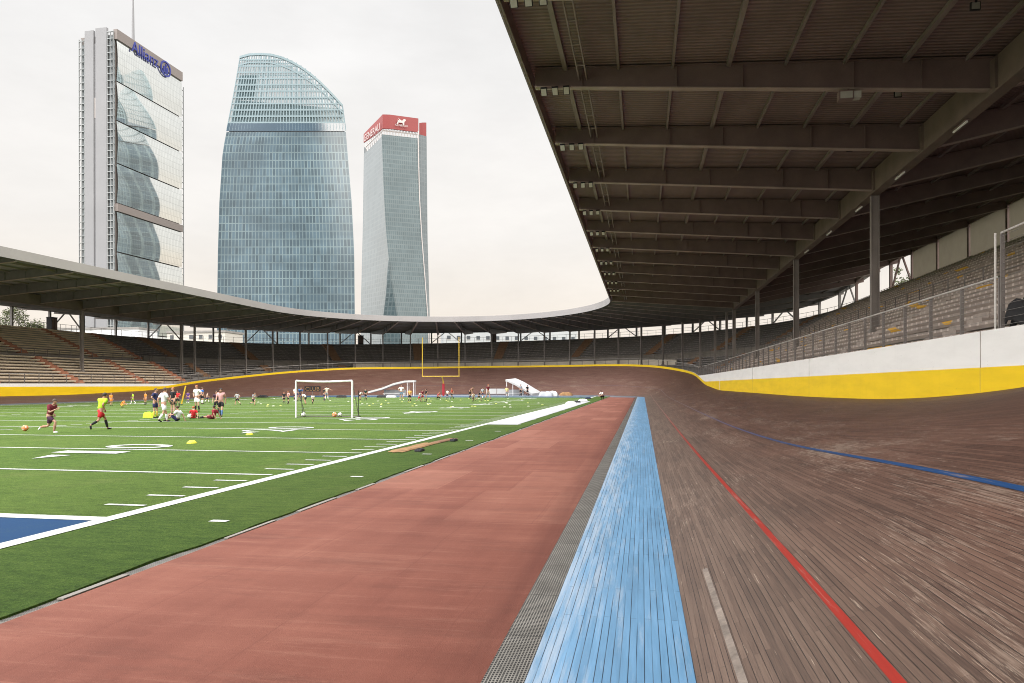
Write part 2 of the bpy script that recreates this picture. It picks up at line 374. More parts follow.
M = dict(
    pale_concrete=m_wall('pale_wall_concrete', (.72,.65,.54), .2),
    turf=m_turf(), white_paint=m_paint('white_field_paint', (.62,.625,.60), .6), blue_paint=m_paint('blue_endzone_paint', (.002,.042,.125), .25),
    band_paint=m_paint('pale_bench_area_paint', (.50,.50,.52), .45),
    rubber=m_rubber(), wood=m_wood(), blue=m_blue('pale_blue_painted_boards', (.142,.31,.50), .08), blue_old=m_blue('dull_blue_painted_boards', (.12,.20,.31), .55),
    red_line=m_line('red_line_paint', (.33,.020,.010)), blue_line=m_line('dark_blue_line_paint', (.016,.066,.19)), white_line=m_line('white_line_paint', (.45,.42,.39)),
    pale_board=mat('pale_bare_board', (.20,.162,.135), .7, .5, 5),
    grating=m_grating(), apron=mat('grey_blue_apron', (.16,.18,.21), .8, .25, .6), ground=mat('city_ground', (.11,.11,.09), .9, .3, .05),
    yellow_wall=m_wall('yellow_wall_paint', (.84,.575,.012), .15), white_wall=m_wall('white_wall_paint', (.82,.815,.80), .1),
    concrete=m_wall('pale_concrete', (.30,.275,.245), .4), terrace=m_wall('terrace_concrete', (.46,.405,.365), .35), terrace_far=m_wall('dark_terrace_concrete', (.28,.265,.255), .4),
    steel=mat('dark_brown_steel', (.185,.130,.118), .5, .2, 1), beam=mat('main_beam_steel', (.16,.122,.098), .5, .25, 1), deck=m_deck(), lit_flange=mat('lit_flange_steel', (.33,.26,.225), .5, .25, 1), purlin=mat('purlin_steel', (.22,.178,.16), .5, .2, 1),  # bottom flanges: steel colour lightened for the light they catch
    fascia_out=mat('pale_grey_fascia', (.29,.275,.275), .5, .08, .3), col=mat('grey_column_steel', (.23,.205,.19), .5, .2, 1), rail=mat('galvanised_rail', (.52,.50,.48), .4, .2, 3, metal=.2),
    post=mat('grey_fence_post', (.17,.152,.142), .5, .2, 3), wire=mat('fence_wire', (.20,.19,.18), .5, .1, 3),
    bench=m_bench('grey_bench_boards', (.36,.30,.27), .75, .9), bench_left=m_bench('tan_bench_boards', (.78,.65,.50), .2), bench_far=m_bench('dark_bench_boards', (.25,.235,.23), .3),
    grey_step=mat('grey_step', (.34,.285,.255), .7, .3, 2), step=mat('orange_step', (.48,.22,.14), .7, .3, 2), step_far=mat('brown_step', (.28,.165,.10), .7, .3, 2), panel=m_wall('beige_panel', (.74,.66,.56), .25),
    white_metal=mat('white_metal', (.80,.80,.80), .35, .05, 2), yellow_metal=mat('yellow_metal', (.55,.36,.035), .4, .08, 2), red_pad=mat('red_pad', (.33,.022,.035), .5, .15, 3),
    black=mat('black_fabric', (.014,.014,.016), .8, .3, 5), tent=mat('white_tarpaulin', (.52,.515,.51), .5, .08, 1.5), tent_grey=mat('grey_tarpaulin', (.36,.37,.39), .6, .12, 1.5),
    tan=mat('tan_matting', (.27,.15,.065), .85, .45, 4), brown=mat('brown_matting', (.18,.095,.05), .85, .45, 5), bark=mat('bark', (.06,.045,.035), .9, .3, 6),
    lamp_glass=mat('lamp_glass', (.46,.46,.41), .25, .1, 4), tube=mat('frosted_tube', (.75,.75,.72), .3, .05, 4), leaf=m_leaf('leaves', (.055,.085,.028)), leaf2=m_leaf('dusty_leaves', (.085,.10,.045)),
    disc_white=mat('faded_white_plastic', (.44,.45,.36), .5, .1, 4), disc_yellow=mat('faded_yellow_plastic', (.40,.42,.10), .5, .1, 4), yellow_plastic=mat('yellow_plastic', (.74,.70,.04), .5, .08, 4), white_plastic=mat('white_plastic', (.80,.80,.76), .5, .06, 4), orange_plastic=mat('orange_plastic', (.75,.26,.10), .5, .1, 4),
    lime=mat('lime_fabric', (.42,.68,.03), .8, .12, 5),
)

tp = NT('translucent_sheet'); tr = tp.node('ShaderNodeBsdfTranslucent'); tr.inputs[0].default_value = (.30,.27,.215,1)
tp.out(tp.ramp(tp.noise(tp.co.outputs['Object'], .6, 4), [(.3, (.36,.325,.265)), (.7, (.45,.41,.34))]), .6, 0, .2)
ms = tp.node('ShaderNodeMixShader'); ms.inputs[0].default_value = .26
tp.link(tp.b.outputs[0], ms.inputs[1]); tp.link(tr.outputs[0], ms.inputs[2]); tp.link(ms.outputs[0], tp.n['Material Output'].inputs[0])
M['panel'] = tp.m
# ------------------------------------------------------------------ camera
F, YAW, CAMZ, HOR = 724.7, 0.17782, 1.755, 385.0
cam = bpy.data.cameras.new('camera'); co = bpy.data.objects.new('camera', cam); C.objects.link(co)
cam.sensor_width = 36; cam.lens = F/1024*36; cam.shift_y = (HOR-341.5)/1024
cam.clip_end = 6000; cam.clip_start = .05
co.matrix_world = Matrix.Translation((0,0,CAMZ)) @ Matrix.Rotation(YAW, 4, 'Z') @ Matrix.Rotation(pi/2, 4, 'X') @ Matrix.Rotation(-.0015, 4, 'Z')
S.camera = co
cy, sy = cos(YAW), sin(YAW)
def cw(xc, zc): return (xc*cy-zc*sy, zc*cy+xc*sy)          # camera plan coordinates to world
def gp(px, py, z=0):                                         # where a sight line meets the height z
    v = py-HOR-(.0015*(512-px)); zc = F*(CAMZ-z)/v
    return cw((px-512)/F*zc, zc) + (z,)

# ------------------------------------------------------------------ world and sun
w = bpy.data.worlds.new('World'); S.world = w; w.use_nodes = True
n = w.node_tree.nodes; L = w.node_tree.links; bg = n['Background']
SUN_AZ, SUN_EL = radians(122), radians(26)       # azimuth from +Y towards +X
sky = n.new('ShaderNodeTexSky'); sky.sky_type = 'NISHITA'; sky.sun_disc = False
sky.sun_elevation = SUN_EL; sky.sun_rotation = SUN_AZ; sky.dust_density = 4; sky.air_density = 1.2
tc = n.new('ShaderNodeTexCoord'); sp = n.new('ShaderNodeSeparateXYZ'); L.new(tc.outputs['Generated'], sp.inputs[0])
rp = n.new('ShaderNodeValToRGB'); L.new(sp.outputs[2], rp.inputs[0])
el = rp.color_ramp.elements
stops = [(0, (.99,.87,.745)), (.07, (1.0,.905,.80)), (.20, (.985,.945,.90)), (.40, (.97,.955,.94)), (.75, (.97,.965,.97)), (1, (1,1,1))]
while len(el) < len(stops): el.new(.5)
for e, (p, c) in zip(el, stops): e.position = p; e.color = (*c, 1)
mp = n.new('ShaderNodeMapping'); mp.inputs['Scale'].default_value = (2.2, 2.2, 6); L.new(tc.outputs['Generated'], mp.inputs[0])
nz = n.new('ShaderNodeTexNoise'); nz.inputs['Scale'].default_value = 1.6; nz.inputs['Detail'].default_value = 7; nz.inputs['Roughness'].default_value = .6
L.new(mp.outputs[0], nz.inputs[0])
cl = n.new('ShaderNodeMapRange'); cl.inputs[1].default_value = .3; cl.inputs[2].default_value = .7; cl.inputs[3].default_value = .925; cl.inputs[4].default_value = 1.055
L.new(nz.outputs[0], cl.inputs[0])
up = n.new('ShaderNodeMapRange'); up.inputs[1].default_value = .47; up.inputs[2].default_value = .95; up.inputs[3].default_value = 1; up.inputs[4].default_value = 4.3
L.new(sp.outputs[2], up.inputs[0])
bk = n.new('ShaderNodeMapRange'); bk.inputs[1].default_value = 0; bk.inputs[1].default_value = .12; bk.inputs[2].default_value = .9; bk.inputs[3].default_value = 1; bk.inputs[4].default_value = 3.9
dt = n.new('ShaderNodeVectorMath'); dt.operation = 'DOT_PRODUCT'; dt.inputs[1].default_value = (-.76, -.65, 0); L.new(tc.outputs['Generated'], dt.inputs[0])
L.new(dt.outputs['Value'], bk.inputs[0])                 # the cloud is brighter to the left and behind the camera
bm_ = n.new('ShaderNodeMath'); bm_.operation = 'MULTIPLY'; L.new(up.outputs[0], bm_.inputs[0]); L.new(bk.outputs[0], bm_.inputs[1])
mu = n.new('ShaderNodeMath'); mu.operation = 'MULTIPLY'; L.new(cl.outputs[0], mu.inputs[0]); L.new(bm_.outputs[0], mu.inputs[1])
vm = n.new('ShaderNodeVectorMath'); vm.operation = 'SCALE'; L.new(rp.outputs[0], vm.inputs[0]); L.new(mu.outputs[0], vm.inputs['Scale'])
sk = n.new('ShaderNodeVectorMath'); sk.operation = 'SCALE'; sk.inputs['Scale'].default_value = 1; L.new(sky.outputs[0], sk.inputs[0])
# cloud layer over the clear sky: the Background strength below is .1, so the cloud is brought to that scale
cs = n.new('ShaderNodeVectorMath'); cs.operation = 'SCALE'; cs.inputs['Scale'].default_value = 10; L.new(vm.outputs[0], cs.inputs[0])
mx = n.new('ShaderNodeMix'); mx.data_type = 'RGBA'; mx.inputs[0].default_value = .94
L.new(sk.outputs[0], mx.inputs[6]); L.new(cs.outputs[0], mx.inputs[7])
L.new(mx.outputs[2], bg.inputs[0]); bg.inputs[1].default_value = .1
sl = bpy.data.lights.new('sun', 'SUN'); so = bpy.data.objects.new('sun', sl); C.objects.link(so)
sl.energy = 2.7; sl.angle = radians(20); sl.color = (1, .93, .84)
sd = Vector((sin(SUN_AZ)*cos(SUN_EL), cos(SUN_AZ)*cos(SUN_EL), sin(SUN_EL)))
so.rotation_euler = sd.to_track_quat('Z', 'Y').to_euler(); so.location = (60, -40, 80)

# ------------------------------------------------------------------ the oval
# ring d = 0 is the outer edge of the pale blue strip
TE = T+pi*R; MID = T+pi*R/2
def frame(s):
    if s <= T: return Vector((XC+R, s, 0)), Vector((1,0,0)), Vector((0,1,0))
    if s < TE:
        a = (s-T)/R; nrm = Vector((cos(a), sin(a), 0)); return Vector((XC, T, 0))+nrm*R, nrm, Vector((-sin(a), cos(a), 0))
    return Vector((XC-R, T-(s-TE), 0)), Vector((-1,0,0)), Vector((0,-1,0))
def P(s, d, z):
    b, nn, _ = frame(s); p = b+nn*d; return Vector((p.x, p.y, z))
BK = [(-30,27),(0,27),(3,26.3),(6,24.3),(9,20.5),(12,16.4),(16,12.8),(24,9.8),(37,9),(T-26,9.1),(T-10,13.5),(T+6,28.6),(T+17,39.5),(T+26,43),(MID,43.5)]
BL = [(0,23),(T-50,4.6),(T-26,4.8),(T-10,8.5),(T+6,22),(T+17,33),(T+26,40),(MID,43.5)]
def bank0(s): return interp(BK, s) if s <= MID else interp(BL, 2*MID-s)
def bank(s): return radians(sum(bank0(s+k) for k in (-3,-1.5,0,1.5,3))/5)
W = 7.5
def tz(s, v):
    b = bank(s); return v*sin(b)
def td(s, v): return v*cos(bank(s))
def rim(s): return tz(s, W)
def wd(s): return td(s, W)
lw = lambda s: sstep(MID-10, TE-10, s)           # 0 on the right side, 1 on the left straight
def ytop(s): return max(lerp(2.14, 1.65, lw(s)), rim(s)+.33)
def wtop(s): return max(lerp(2.97, 2.0, lw(s)), ytop(s))
def srange(a, b, step):
    k = max(1, int(round((b-a)/step))); return [a+(b-a)*i/k for i in range(k+1)]
def ring_strip(name, s0, s1, v0, v1, m, dz=0, step=1.0, nv=1, on_bank=True, v_off=0):
    mb = MB(); ss = srange(s0, s1, step); rows = []; uvs = []
    for s in ss:
        r = []; u = []
        for j in range(nv+1):
            v = lerp(v0, v1, j/nv)
            if on_bank and v > 0: r.append(P(s, td(s, v)-dz*sin(bank(s)), tz(s, v)+dz*cos(bank(s))))
            else: r.append(P(s, v, dz))
            u.append((s, v+v_off))
        rows.append(r); uvs.append(u)
    mb.grid(rows, uvs); return tag(mb.build(name, m, smooth=True), kind='structure')
END = TE+80
ring_strip('wooden_track', -30, END, 0, W, M['wood'], 0, .8, 14)
ring_strip('blue_strip', -30, T+6, -1.0, 0, M['blue'], 0, 1, 4)
ring_strip('blue_strip', T+6, END, -1.0, 0, M['blue_old'], 0, 1, 2)
ring_strip('red_track_line', -30, END, .90, .953, M['red_line'], .004)
ring_strip('blue_track_line', -30, END, 2.48, 2.545, M['blue_line'], .004)
ring_strip('pale_track_board', -6, 6.7, .235, .285, M['pale_board'], .004)
# pursuit line straight across the boards
mb = MB(); sp_ = 76
mb.grid([[P(s, td(s, v)-.004*sin(bank(s)), tz(s, v)+.004*cos(bank(s))) for v in (0, 2.5, 5, W-.02)] for s in (sp_-.085, sp_+.085)], [[(4, v) for v in (0,2.5,5,7.4)] for s in (0,1)])
tag(mb.build('white_track_line', M['white_line']), kind='structure')

# ------------------------------------------------------------------ ground, infield, markings
mb = MB(); mb.quad((-3000,-3000,-.4),(3000,-3000,-.4),(3000,3000,-.4),(-3000,3000,-.4)); tag(mb.build('ground', M['ground']), kind='structure')
mb = MB(); pts = [P(s, -1.0, -.02) for s in [-30]+srange(T, TE, 2)+[END]]; mb.poly(pts); tag(mb.build('infield_apron', M['apron']), kind='structure')
def sheet(name, x0, x1, y0, y1, z, m, nx=1, ny=1):
    mb = MB(); mb.grid([[(lerp(x0,x1,i/nx), lerp(y0,y1,j/ny), z) for i in range(nx+1)] for j in range(ny+1)], [[(lerp(y0,y1,j/ny), lerp(x0,x1,i/nx)) for i in range(nx+1)] for j in range(ny+1)])
    return tag(mb.build(name, m), kind='structure')
Y0, SL, YD = 8.51, -6.757, .9144
SLF = SL-48.77; G = .006
# red strip, rounded off at the far end where the turn comes in
mb = MB()
def red_end(x): return T-3+sqrt(max(0, (R-1.25)**2-(x-XC)**2))*.33
mb.poly([(-4.66,-25,0),(-.94,-25,0),(-.94,red_end(-1.4),0),(-2,red_end(-2),0),(-3,red_end(-3),0),(-4.66,red_end(-4.66),0)])
tag(mb.build('red_running_strip', M['rubber']), kind='structure')
# turf with a slightly ragged cut edge
mb = MB(); rows = []; yy = srange(-25, 110.2, .35)
for y in yy:
    e = -4.79+.022*sin(y*1.7)+.03*random.uniform(-1,1)*(1 if random.random() < .5 else .2)
    rows.append([(SLF-1.6, y, G), (-30, y, G), (-6, y, G), (e, y, G), (e+.012, y, -.03)])
mb.grid(rows); tag(mb.build('turf_pitch', M['turf']), kind='structure')
ring = sheet('edge_drain_grating', -4.80, -4.66, -25, 108, -.012, M['grating'])
sheet('track_grating', -.94, -.688, -25, 108, .001, M['grating'])
mb = MB()
for y in [5.2, 7.6, 9.4, 11.5, 14, 16.2, 18.5, 21, 24, 27.5, 31, 35]:
    mb.box(-4.735+random.uniform(-.01,.01), -4.675, y, y+random.uniform(.5,1.5), -.006, .008)
tag(mb.build('drain_edging', M['concrete']), kind='structure')
sheet('blue_end_zone', SLF, SL-.24, Y0-9.144, Y0-.25, G+.004, M['blue_paint'])
sheet('blue_end_zone', SLF, SL-.24, Y0+100*YD+.25, Y0+109.6*YD, G+.004, M['blue_paint'])
mb = MB(); Z = G+.008
def mk(x0, x1, y0, y1): mb.quad((x0,y0,Z),(x1,y0,Z),(x1,y1,Z),(x0,y1,Z))
mk(SL-.24, SL, Y0-9.3, Y0+110*YD); mk(SLF-.2, SLF, Y0-9.3, Y0+110*YD)
mk(SLF, SL-.24, Y0-.25, Y0); mk(SLF, SL-.24, Y0+100*YD, Y0+100*YD+.25); mk(SLF, SL-.24, Y0+109.6*YD, Y0+110*YD)
for i in range(1, 100):
    y = Y0+i*YD
    if i % 5 == 0: mk(SLF+.3, SL-.36, y-.06, y+.06)
    else:
        mk(SL-1.0, SL-.36, y-.05, y+.05); mk(SLF+.3, SLF+.9, y-.05, y+.05)
        for hx in (SL-18.3, SLF+18.3): mk(hx-.3, hx+.3, y-.05, y+.05)
for k in range(-1, 16): mk(-5.48, -5.24, Y0+4.572*k-.06, Y0+4.572*k+.06)
tag(mb.build('pitch_markings', M['white_paint']), kind='structure')
mb = MB(); mb.quad((SL+.004, Y0+25*YD, Z),(SL+1.35, Y0+25*YD, Z),(SL+1.35, Y0+75*YD, Z),(SL+.004, Y0+75*YD, Z)); tag(mb.build('bench_area_marking', M['band_paint']), kind='structure')

def text_mesh(body, extrude=0):
    cu = bpy.data.curves.new('lettering', 'FONT'); cu.body = body; cu.extrude = extrude; cu.align_x = 'LEFT'
    o = bpy.data.objects.new('lettering', cu); C.objects.link(o)
    dg = bpy.context.evaluated_depsgraph_get(); dg.update()
    me = bpy.data.meshes.new_from_object(o.evaluated_get(dg)); bpy.data.objects.remove(o)
    return me
def text_box(me):
    xs = [v.co.x for v in me.vertices]; ys = [v.co.y for v in me.vertices]; return min(xs), max(xs), min(ys), max(ys)
def place_text(body, origin, ux, uy, wdt, hgt, m, name, parent=None, depth=0, kind=None, bold=0):
    """text stretched into a wdt x hgt box with its lower left corner at origin"""
    cu = text_mesh(body, 0.5 if depth else 0); x0, x1, y0, y1 = text_box(cu)
    ux = Vector(ux).normalized(); uy = Vector(uy).normalized(); uz = ux.cross(uy); o = Vector(origin)
    for v in cu.vertices:
        c = v.co.copy(); v.co = o+ux*((c.x-x0)/(x1-x0)*wdt)+uy*((c.y-y0)/(y1-y0)*hgt)+uz*(c.z*depth)
    cu.materials.clear(); cu.materials.append(m); cu.name = name
    ob = bpy.data.objects.new(name, cu); C.objects.link(ob)
    if parent: ob.parent = parent
    if kind: tag(ob, kind=kind)
    return ob
for i, num in enumerate((10,20,30,40,50,40,30,20,10)):
    y = Y0+(i+1)*10*YD
    a, b = str(num)
    for side in (1, -1):
        xb = SL-6.5 if side > 0 else SLF+6.5
        for ch, off in ((a, -1.55), (b, .3)):
            wd_ = 1.25 if ch != '1' else .55
            o0 = off if ch != '1' else off+.35
            place_text(ch, (xb, y+side*o0, G+.012), (0, side, 0), (-side, 0, 0), wd_, 1.9, M['white_paint'], 'pitch_numeral', kind='structure')
    if num != 50:
        d = -1 if i < 4 else 1
        mb = MB()
        for xx in (SL-7.6, SLF+7.6): mb.poly([(xx-.28, y+d*1.75, G+.012), (xx+.28, y+d*1.75, G+.012), (xx, y+d*2.65, G+.012)])
        tag(mb.build('pitch_arrow', M['white_paint']), kind='structure')

# ------------------------------------------------------------------ perimeter wall of the track
wall = thing('perimeter_wall', 'yellow and white painted wall round the outer edge of the wooden track', 'wall', P(40, 7.8, 0))
wall_inv = Matrix.Translation(-wall.location)
def child(mb, name, m, par, **k):
    """parts are built in world coordinates; shift them under their thing"""
    o = mb.build(name, m, par, **k); o.matrix_parent_inverse = Matrix.Translation(-par.location); return o
def wall_part(name, m, zlo, zhi, thick, s0, s1, off):
    mb = MB(); rows = []
    for s in srange(s0, s1, 1.0):
        d = wd(s)+off; a, b = zlo(s), zhi(s)
        if b-a < .002: b = a+.002
        rows.append([P(s, d, a), P(s, d, b), P(s, d+thick, b), P(s, d+thick, a)])
    mb.grid(rows); return child(mb, name, m, wall)
wall_part('yellow_band', M['yellow_wall'], lambda s: rim(s)-.03, ytop, .16, -30, END, .0)
wall_part('white_band', M['white_wall'], ytop, wtop, .14, -30, T+8, .01)
wall_part('white_band', M['white_wall'], ytop, wtop, .14, TE-14, END, .01)
mb = MB(); mb.box(*[P(sp_, wd(sp_), 0).x-.012, P(sp_, wd(sp_), 0).x-.002, sp_-.07, sp_+.07, rim(sp_), ytop(sp_)]); child(mb, 'white_mark', M['white_wall'], wall)
mb = MB()
for y in (11.2, 18.3, 36, 53.8):
    x0 = P(y, wd(y), 0).x; mb = MB(); mb.box(x0-.004, x0+.03, y, y+.009, rim(y)+.01, wtop(y)+.003); child(mb, 'panel_joint', M['concrete'], wall)
# ------------------------------------------------------------------ safety fences on the wall
def fence(label, s0, s1, step, h, nw, tall=None):
    t = thing('safety_fence', label, 'fence', P((s0+s1)/2, wd((s0+s1)/2)+.1, wtop((s0+s1)/2)), group='safety fences on the track wall')
    k = int(round((s1-s0)/step))
    for i in range(k+1):
        s = lerp(s0, s1, i/k); b, nn, tt = frame(s); z0 = wtop(s)-.02; p = P(s, wd(s)+.08, z0); top = h(s)
        mb = MB(); a = nn*.04; c = tt*.022
        mb.hexa([p-a-c, p+a-c, p+a+c, p-a+c]+[q+Vector((0,0,top)) for q in (p-a-c, p+a-c, p+a+c, p-a+c)])
        child(mb, 'post', M['post'], t)
    def wires(sa, sb, zs, r, name, m, n=4):
        mb = MB(); ss = srange(sa, sb, 2)
        for a, c in zip(ss[:-1], ss[1:]):
            for zz in zs: mb.tube(P(a, wd(a)+.06, wtop(a)+zz(a)), P(c, wd(c)+.06, wtop(c)+zz(c)), r, n, caps=False)
        child(mb, name, m, t)
    wires(s0, s1, [lambda s: h(s)], .028, 'handrail', M['rail'], 8)
    wires(s0, s1, [(lambda s, q=q: h(s)*q) for q in [(i+.5)/nw for i in range(nw)]], .005, 'wire_mesh', M['wire'])
    if tall is not None: pass
    return t
fence('long steel post fence along the white wall below the right hand grandstand', 17.5, T-6.7, 2.0, lambda s: 1.14, 8)
fence('taller wire fence panels at the right edge of the photo on the white wall', 3.4, 17.4, 2.0, lambda s: 2.08, 14)
mb = MB(); q = P(17.62, wd(17.62)+.03, wtop(17.6)); mb.tube(q, q+Vector((0,0,2.12)), .024, 8); tag(mb.build('fence_end_post', M['rail']), 'pale round post where the taller fence begins on the white wall', 'post')
fence('thin fence round the rim of the far banking above the yellow edge', T-4.7, TE-4, 2.35, lambda s: .95+.19*(1-sstep(T-5, T+10, s)), 4)
fence('post fence on the low white wall in front of the left hand tan stand', TE-2, END-4, 2.0, lambda s: 1.1, 5)

M['deck_right'], M['steel_right'] = M['deck'], M['steel']
M['deck_grey'] = mat('grey_deck', (.26,.245,.24), .6, .2, .4); M['steel_grey'] = mat('grey_roof_steel', (.21,.198,.194), .5, .2, 1)
# ------------------------------------------------------------------ grandstands
def so_(s): return lerp(0, -.85, lw(s))                    # the left hand stand sits a little lower
def plat(s): return rim(s)+.2 if rim(s) > 2.7+so_(s) else -9
D0 = 8.8
ROWS_L = [(D0+.745*i, 2.9+.385*i) for i in range(9)]       # lower tier: d of the tread's front, its height
DU = 17.0
ROWS_U = [(DU+.75*i, 6.75+.44*i) for i in range(12)]
def uz(z, s): return 6.75+(z-6.75)*(1-.075*sstep(T-10, MID, s)-.13*lw(s)) if z > 6.5 else z
UTOP = lambda s: uz(12.03, s)+so_(s)
def tread(z, s): return max(z+so_(s), plat(s))
def terrace_profile(s):
    o = so_(s); pr = [(wd(s)+.17, tread(2.75, s))]
    pr.append((D0, tread(2.75, s)))
    for d, z in ROWS_L: pr += [(d, tread(z, s)), (d+.745, tread(z, s))]
    pr += [(15.505, tread(6.3, s)), (DU, tread(6.3, s))]
    for d, z in ROWS_U: pr += [(d, uz(z,s)+o), (d+.75, uz(z,s)+o)]
    pr += [(26.0, UTOP(s)), (29.3, UTOP(s)), (29.3, -.4)]
    return pr
def zdeck(s, d):
    rear = lerp(lerp(16.3, 14.3, sstep(T-4, T+12, s)), 13.45, lw(s)); mid = 13.4-.35*lw(s); fr = 14.3-.3*sstep(T, MID, s)-.1*lw(s)
    if d <= 12: return lerp(fr, mid, (d+4.75)/16.75)
    return lerp(mid, rear, (d-12)/17.3)
def zgird(s, d):
    if d <= 12: return lerp(zdeck(s, -4.3)-.82, zdeck(s, 12)-1.24, (d+4.3)/16.3)
    return lerp(zdeck(s, 12)-1.24, zdeck(s, 28.5)-.6, (d-12)/16.5)
def girder(s, par):
    _, nn, tt = frame(s); mb = MB()
    ds = [-4.45, -2, 1, 4, 7, 10, 12, 16, 20, 24, 28.5]
    for a, b in zip(ds[:-1], ds[1:]):
        za, zb = zgird(s, max(a,-4.3)), zgird(s, max(b,-4.3)); ta, tb = zdeck(s, a)-.05, zdeck(s, b)-.05
        for hw, z0a, z0b, z1a, z1b in ((.016, za+.04, zb+.04, ta-.031, tb-.031), (.15, za, zb, za+.038, zb+.038), (.13, ta-.03, tb-.03, ta, tb)):
            q = tt*hw; fm_ = 1 if hw == .15 else 0
            mb.hexa([P(s,a,z0a)-q, P(s,a,z0a)+q, P(s,b,z0b)+q, P(s,b,z0b)-q, P(s,a,z1a)-q, P(s,a,z1a)+q, P(s,b,z1b)+q, P(s,b,z1b)-q], fm_)
    for d in (-2.6, 1.0, 3.4, 7.3, 9.6):
        q = tt*.11; r = nn*.012; p0 = P(s,d,zgird(s,d)+.045); p1 = P(s,d,zdeck(s,d)-.09)
        mb.hexa([p0-q-r, p0+q-r, p0+q+r, p0-q+r, p1-q-r, p1+q-r, p1+q+r, p1-q+r])
    return child(mb, 'roof_girder', [M['steel'], M['lit_flange']], par)
def column(s, par, z1, w=.24, dd=12.0, parm=M['col']):
    _, nn, tt = frame(s); mb = MB(); z0 = None
    pr = terrace_profile(s); z0 = max(z for (d, z) in pr if d <= dd+.3)-.05
    p = P(s, dd, z0); q = P(s, dd, z1)
    a = nn*w*.75; b = tt*w/2; fl = .03
    for o in (-1, 1):
        c = a*o
        mb.hexa([p+c-b-nn*fl/2, p+c+b-nn*fl/2, p+c+b+nn*fl/2, p+c-b+nn*fl/2, q+c-b-nn*fl/2, q+c+b-nn*fl/2, q+c+b+nn*fl/2, q+c-b+nn*fl/2])
    e = tt*.03; a2 = a-nn*fl*.55
    mb.hexa([p-a2-e, p+a2-e, p+a2+e, p-a2+e, q-a2-e, q+a2-e, q+a2+e, q-a2+e])
    k = a*1.5; l = b*1.7; u = Vector((0,0,.35))
    mb.hexa([p-k-l, p+k-l, p+k+l, p-k+l, p-k*.9-l*.9+u, p+k*.9-l*.9+u, p+k*.9+l*.9+u, p-k*.9+l*.9+u])
    return child(mb, 'column', parm, par)
